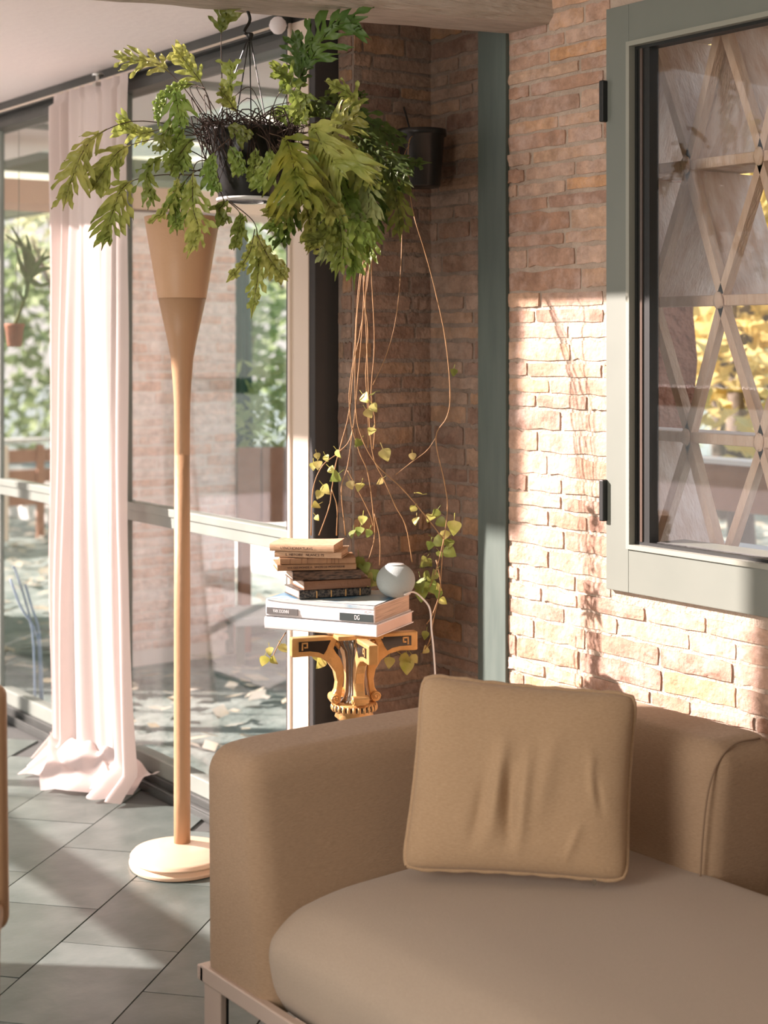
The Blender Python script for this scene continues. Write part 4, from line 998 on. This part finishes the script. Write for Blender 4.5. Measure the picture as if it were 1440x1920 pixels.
# each: list of (px,py), depth at base, depth at tip, blade fraction, lobe px, lobes, material, tilt
G, Y_, D_ = 'frond', 'frond_yellow', 'frond_dark'
fr_list = [
 ([(390,245),(300,230),(233,230),(167,267),(133,340),(118,396)], 3.9, 3.72, .50, 48, 9, Y_),
 ([(392,252),(310,257),(233,277),(200,313),(166,366)], 3.9, 3.78, .52, 40, 8, Y_),
 ([(395,330),(300,328),(236,346),(213,393),(190,470)], 3.88, 3.7, .46, 46, 9, Y_),
 ([(390,300),(340,280),(277,318),(290,388)], 3.9, 3.76, .42, 34, 6, G),
 ([(390,260),(320,240),(262,250),(215,225)], 3.95, 3.9, .55, 34, 5, Y_),
 ([(400,245),(345,165),(296,120),(250,112),(210,106)], 3.95, 4.0, .52, 36, 5, Y_),
 ([(400,240),(385,170),(350,118),(322,84)], 3.93, 3.9, .48, 34, 5, Y_),
 ([(418,240),(416,150),(415,58),(425,20)], 3.9, 3.9, .80, 42, 3, G),
 ([(430,240),(425,200),(432,150),(431,110)], 3.85, 3.8, .45, 30, 3, Y_),
 ([(440,240),(450,225),(430,190),(410,165)], 3.85, 3.8, .4, 24, 3, Y_),
 ([(400,240),(385,170),(340,160),(302,188),(297,238)], 3.92, 3.85, .42, 18, 9, G),
 ([(395,245),(350,195),(330,175),(340,240)], 3.9, 3.8, .5, 40, 6, G),
 ([(385,262),(345,225),(312,245),(300,290)], 3.9, 3.8, .4, 32, 5, G),
 ([(385,270),(350,240),(330,270),(345,330)], 3.88, 3.78, .3, 36, 6, G),
 ([(400,300),(365,310),(362,390),(372,430),(350,486)], 3.8, 3.68, .22, 38, 8, Y_),
 ([(380,320),(340,325),(322,375),(285,420)], 3.85, 3.72, .30, 34, 6, Y_),
 ([(395,310),(355,330),(330,380),(332,442)], 3.84, 3.72, .32, 32, 6, G),
 ([(400,290),(365,260),(330,300),(318,330)], 3.84, 3.75, .3, 28, 5, G),
 ([(432,378),(475,415),(483,450),(484,510),(471,598)], 3.8, 3.72, .30, 26, 7, Y_),
 ([(478,430),(465,480),(424,530)], 3.74, 3.68, .1, 16, 4, Y_),
 ([(482,440),(505,485),(540,528)], 3.74, 3.68, .1, 30, 6, Y_),
 ([(425,375),(450,400),(448,430),(438,470)], 3.82, 3.75, .3, 22, 5, G),
 ([(410,350),(420,380),(410,395),(425,420)], 3.82, 3.78, .3, 26, 4, G),
 ([(505,250),(535,262),(548,300),(555,340),(563,392)], 3.78, 3.62, .12, 84, 11, 'frond_big'),
 ([(520,250),(560,235),(590,245),(612,290),(655,338)], 3.85, 3.70, .30, 95, 11, Y_),
 ([(520,255),(600,262),(640,235),(672,215)], 3.9, 3.86, .45, 50, 6, Y_),
 ([(520,240),(560,150),(590,90),(625,50),(690,32)], 3.95, 3.92, .38, 70, 10, D_),
 ([(520,240),(560,180),(562,110),(548,55)], 3.95, 3.95, .42, 36, 7, D_),
 ([(500,240),(520,180),(545,150),(505,125)], 3.9, 3.85, .45, 34, 5, G),
 ([(515,240),(545,200),(565,175),(560,225)], 3.88, 3.84, .35, 34, 5, G),
 ([(520,250),(610,225),(662,215),(660,180),(608,152)], 3.95, 3.9, .56, 26, 6, Y_),
 ([(520,250),(600,190),(640,185),(690,178)], 4.0, 4.0, .5, 34, 6, D_),
 ([(530,260),(640,240),(700,280),(740,315),(776,352)], 3.98, 3.9, .35, 46, 9, D_),
 ([(530,265),(660,260),(725,310),(745,385),(751,456)], 3.98, 3.92, .42, 42, 9, G),
 ([(530,255),(640,215),(700,235),(762,280)], 4.05, 4.05, .40, 44, 8, D_),
 ([(530,250),(650,250),(720,300),(810,305)], 4.05, 4.1, .5, 26, 6, D_),
 ([(520,262),(600,270),(650,340),(660,440),(664,545)], 3.9, 3.74, .35, 46, 11, G),
 ([(520,270),(590,290),(625,370),(640,450),(628,528)], 3.86, 3.70, .32, 44, 10, G),
 ([(520,270),(580,290),(600,380),(610,440),(560,455)], 3.84, 3.68, .34, 40, 9, G),
 ([(520,270),(600,280),(665,360),(690,430),(694,512)], 3.92, 3.80, .36, 44, 10, G),
 ([(520,275),(560,310),(575,390),(585,450),(575,478)], 3.82, 3.66, .34, 36, 8, Y_),
 ([(510,275),(540,330),(530,400),(500,440)], 3.8, 3.64, .34, 40, 7, G),
 ([(510,270),(545,330),(545,410),(512,470)], 3.8, 3.66, .4, 30, 6, D_),
 ([(520,270),(560,320),(540,390),(490,405)], 3.78, 3.62, .45, 34, 6, Y_),
 ([(520,260),(600,250),(665,300),(700,360)], 3.9, 3.76, .34, 56, 9, Y_),
 ([(520,262),(620,270),(680,330),(690,400),(650,410)], 3.88, 3.72, .4, 48, 9, 'frond_pale'),
 ([(520,262),(610,290),(650,380),(700,470)], 3.84, 3.70, .4, 44, 9, G),
 ([(525,262),(620,300),(640,400),(612,470),(600,500)], 3.88, 3.74, .4, 36, 8, 'frond_pale'),
 ([(520,262),(600,300),(605,360),(640,420)], 3.8, 3.64, .4, 44, 8, Y_),
 ([(525,262),(640,290),(700,380),(680,470)], 3.96, 3.86, .4, 46, 9, D_),
 ([(525,262),(640,270),(720,340),(720,420)], 4.0, 3.94, .42, 46, 8, D_),
 ([(440,250),(430,270),(445,300),(455,330)], 3.80, 3.78, .3, 26, 4, G),
 ([(470,250),(478,275),(478,310),(470,345)], 3.80, 3.77, .3, 22, 4, G),
 ([(430,260),(400,290),(395,330),(410,365)], 3.80, 3.78, .3, 26, 5, G),
 ([(480,250),(505,270),(500,320),(470,360)], 3.79, 3.75, .3, 30, 5, G),
 ([(460,245),(430,235),(450,250),(465,268)], 3.79, 3.76, .3, 26, 3, G),
 ([(480,240),(500,215),(540,215),(580,225)], 3.88, 3.85, .3, 28, 5, G),
 ([(490,245),(540,235),(580,200),(630,215)], 3.92, 3.9, .35, 30, 6, D_),
]
M['frond_big'] = mat('frond_big', (.10,.17,.02), .5, trans=.4, col2=(.40,.38,.05), var=.35, vscale=14, bump=.3, bscale=60, bdist=.006)
M['frond_pale'] = mat('frond_pale', (.26,.34,.12), .45, trans=.4, col2=(.50,.52,.26), var=.4, vscale=12, objvar=.15)
for i, (pp, d0, d1, bl_, lb_, nl_, mt_) in enumerate(fr_list):
    n = len(pp); pts = [W(x, y, lerp(d0, d1, (k/(n-1))**1.2)) for k, (x, y) in enumerate(pp)]
    frond(fern, pts, bl_, lb_*.00127, nl_, M[mt_], 200+i, wd=.0088 if lb_ < 60 else .0095)
# a few bare curly stalks
rr = random.Random(77)
for k in range(10):
    a = (rr.uniform(395, 530), rr.uniform(235, 260)); b = (a[0]+rr.uniform(-60, 60), a[1]-rr.uniform(20, 90)); c = (b[0]+rr.uniform(-50, 70), b[1]+rr.uniform(-20, 60))
    MB().tube(catmull([W(*a, 3.9), W(*b, 3.9), W(*c, 3.88)], 6), .0011, 5, cap=False).build('bare_stalk', M['stalk'], fern, smooth=True)
# ------------------------------------------------------------------ trailing vine in dark wall pot
vp = W(790, 352, 4.58)
vn = empty('trailing_vine', vp, 'trailing vine with thin tan stems and heart-shaped leaves in a dark corner pot', 'plant')
MB().lathe([(.050, 0), (.054, .005), (.066, .145), (.072, .147), (.072, .165), (.064, .165), (.06, .15), (.01, .145)], vp, 32).build('pot', M['potblack'], vn, smooth=True)
MB().box((-.012, 0, .06), (.012, .10, .08), Matrix.Translation(vp+Vector((0, .045, 0)))).tube([vp+Vector((0,.05,.16)), vp+Vector((0,.085,.24))], .003).build('wall_bracket', M['potblack'], vn)
DV = 4.22
start = [(783, 258, 4.57), (742, 270, 4.5), (705, 360, 4.38)]
stems = [
 [(690,504),(685,570),(688,649),(691,737),(694,812),(702,863),(720,900),(741,948),(761,987),(773,1054)],
 [(697,500),(699,560),(702,649),(696,737),(703,790),(700,842)],
 [(676,510),(668,600),(664,661),(655,737),(657,782),(661,806),(675,851),(690,888),(700,963),(702,1009),(690,1054)],
 [(680,500),(668,620),(667,767),(681,827),(708,873),(756,918),(799,969),(832,1012)],
 [(686,500),(680,600),(672,700),(660,812),(635,848),(605,873),(587,918),(583,1004)],
 [(692,510),(676,620),(664,680),(655,770),(641,827),(629,873),(622,918),(617,951),(598,1004)],
 [(622,918),(632,951),(631,1004)],
 [(661,806),(652,873),(640,918),(648,1004)],
 [(652,882),(666,909),(693,963),(700,987)],
 [(682,520),(690,620),(686,700),(690,780),(690,840)],
 [(775,400),(799,480),(820,562),(836,643),(844,737),(838,782),(817,821),(833,903),(839,951),(832,1010),(820,1060),(806,1100)],
 [(817,821),(800,845),(770,868),(742,890)],
 [(753,470),(744,586),(726,661),(699,722)],
 [(702,963),(712,1009),(712,1060)],
 [(832,1012),(828,1060),(824,1110),(812,1165),(806,1200),(792,1225)],
 [(536,1186),(524,1205),(508,1238)],
 [(800,1170),(812,1150),(826,1100),(818,1050)],
 [(700,1200),(735,1215),(760,1232),(775,1238)],
]
def stem(parent, pts, r=.0016):
    # slight knuckles
    P = catmull(pts, 5); m = MB().tube(P, [r*(1.0+(.45 if i % 5 == 0 else 0)) for i in range(len(P))], 6)
    return m.build('stem', M['vine'], parent, smooth=True)
for i, s in enumerate(stems):
    pts = [W(x, y, DV+.03*sin(i*1.7)+(4.36-DV-.02)*max(0, (720-y)/720) - (.06 if (i in (15, 17)) else 0)) for (x, y) in s]
    if i in (0, 1, 2, 3, 4, 5, 9): pts = [W(*q) for q in start]+pts
    if i == 10: pts = [W(790, 255, 4.57), W(768, 262, 4.50), W(766, 330, 4.45)]+pts
    if i == 12: pts = [W(785, 258, 4.57), W(756, 300, 4.48)]+pts
    stem(vn, pts, .0013 if i not in (12, 11) else .0009)
def heart(parent, c, size, ang, seed, mt, face=None):
    r = random.Random(seed); n = 9; m = MB()
    N = (TOCAM+Vector((r.uniform(-.8,.8), r.uniform(-.8,.8), r.uniform(-.4,.7)))).normalized()
    right = TOCAM.cross(UPV).normalized()*-1
    d = (-right*sin(ang)-UPV*cos(ang)); d = (d-N*d.dot(N)).normalized(); s = d.cross(N)
    vs = []; fs = []
    for i in range(n+1):
        t = i/n; wv = size*.48*(sin(pi*t**.62))**.8*(1.05-.25*t) if 0 < t < 1 else 0
        cup = .14*size*sin(pi*t)
        vs += [c+d*size*t-s*wv+N*cup-N*.12*size*t*t, c+d*size*(t+(.0 if t else .06)), c+d*size*t+s*wv+N*cup-N*.12*size*t*t]
        if i: b = (i-1)*3; fs += [(b, b+1, b+4, b+3), (b+1, b+2, b+5, b+4)]
    m.add(vs, fs); m.cur = 0
    m.tube([c-d*size*.45+N*.004, c], .0008, 4, cap=False)
    return m.build('leaf', M[mt], parent, smooth=True, fix=False)
def z5(x, y): return (560+x*.3021, 480+y*.3021)
lv = [(398,878,62,'y'),(477,862,48,'g'),(452,935,52,'y'),(417,970,55,'y'),(463,1085,50,'y'),(385,1160,50,'g'),(522,1215,70,'y'),(235,1222,48,'y'),(705,1240,42,'y'),(965,718,42,'g'),(118,1290,52,'y'),(92,1300,44,'y'),(165,1255,40,'y'),(190,1330,46,'p'),(250,1370,70,'g'),(315,1412,50,'y'),(390,1428,56,'y'),(150,1440,60,'p'),(140,1475,50,'y'),(125,1560,52,'p'),(105,1630,34,'y'),(520,1400,44,'y'),(770,1500,44,'p'),(722,1570,44,'p'),(733,1640,48,'y'),(865,1590,56,'g'),(828,1625,54,'y'),(860,1650,60,'g'),(965,1660,80,'y'),(910,1720,58,'y'),(840,1770,70,'g'),(905,1830,74,'g'),(940,1775,56,'g'),(400,1630,52,'y'),(385,1700,54,'g'),(340,1720,50,'g'),(440,1715,46,'g'),(820,1790,48,'g'),(790,1900,50,'g'),(870,1850,46,'g'),(110,1240,38,'y')]
k = 0
for (x, y, s, c) in lv:
    px, py = z5(x, y); s = s*.3021*4.2/3000*1.25; k += 1
    heart(vn, W(px, py-6, 4.215), s, random.Random(k).uniform(-1.1, 1.1), k, 'vleaf_green' if c == 'g' else 'vleaf')
for (px, py, s, c) in ((497,1234,17,'y'),(508,1236,15,'y'),(505,1218,13,'p'),(527,1212,16,'p'),(606,1238,20,'p'),(592,1228,15,'y'),(730,1236,18,'y'),(752,1232,19,'y'),(762,1240,24,'y'),(772,1232,16,'p'),(802,1218,14,'p'),(800,1188,14,'g'),(800,1050,20,'g'),(797,1075,20,'g'),(818,1075,18,'g'),(815,1100,15,'y'),(822,1110,15,'g'),(788,1090,26,'g'),(803,1092,24,'g'),(790,1108,22,'g'),(705,1085,26,'y'),(698,1072,22,'g'),(672,1048,22,'g'),(682,1058,20,'g'),(825,1126,14,'p')):
    k += 1; heart(vn, W(px, py-5, 4.20 if not (px < 620 or 720 < px < 780 and py > 1150) else 4.12), s*.00175, random.Random(k).uniform(-1.0, 1.0), k, 'vleaf_green' if c == 'g' else 'vleaf')
# ------------------------------------------------------------------ chair at the left edge
chc = W(-78, 1500, 3.0); chc.z = 0
ch = empty('dining_chair', chc, 'tan upholstered high-backed chair just showing at the left edge', 'chair')
Mc = Matrix.Translation(chc) @ Matrix.Rotation(-YAW+.15, 4, 'Z')
def mx_(p): return Mc @ p
soft_box(MB(), (-.22, -.03, .40), (.088, .03, .86), .024, (6, 2, 8), lambda p: mx_(Vector((p.x*(1+.12*(.86-p.z)), p.y, p.z)))).build('backrest', M['leather_seat'] if 'leather_seat' in M else M['lamp2'], ch, smooth=True)
soft_box(MB(), (-.24, -.42, .40), (.085, .02, .47), .03, (6, 6, 2), lambda p: mx_(p)).build('seat', M['lamp2'], ch, smooth=True)
for x in (-.20, .06):
    for y in (-.38, -.01): MB().tube([mx_(Vector((x, y, 0))), mx_(Vector((x, y, .41)))], [.014, .018], 10).build('leg', M['leather_brown'], ch, smooth=True)
reflector = MB().grid(lambda u, v: Vector((.18+1.25*u, 4.7+3.9*v, .012+.003*nz(u*9, v*20, 0))), 20, 50).box((.18, 4.7, 0), (1.43, 8.6, .010)).build('reflector', mat('pale_reflector', (.82,.76,.74), .95, bump=.4, bscale=300))  # added out of view as a sun reflector for the low ceiling
tag(reflector, 'long unseen pale rug on the slate floor beside the sunny side screen', 'reflector')
tag(MB().box((-7, 4.0, -.10), (.0, 14, -.02)).build('terrace', mat('pale_bounce', (.74,.70,.68), .9, bump=.3, bscale=10)), kind='structure')  # unseen pale slab added outdoors to bounce sunlight up to the ceiling
# tall grass in a pot by the sunny screen (its shadow streaks the floor)
gp = Vector((.55, 6.55, .015)); gg = empty('potted_grass', gp, 'tall thin grass in a pot by the side screen', 'plant')
MB().lathe([(.10, 0), (.13, .25), (.14, .26), (.12, .24)], gp, 24).build('pot', M['terra'], gg, smooth=True)
rg = random.Random(3)
for k in range(14):
    a = rg.uniform(0, 6.3); tip = gp+Vector((cos(a)*rg.uniform(.05,.3), sin(a)*rg.uniform(.05,.3), rg.uniform(.8, 1.5)))
    MB().tube(catmull([gp+Vector((cos(a)*.04, sin(a)*.04, .24)), gp.lerp(tip, .5)+Vector((0,0,.15)), tip], 4), [.012, .012, .011, .010, .009, .007, .005, .003, .001], 5).build('blade', M['grass'], gg)
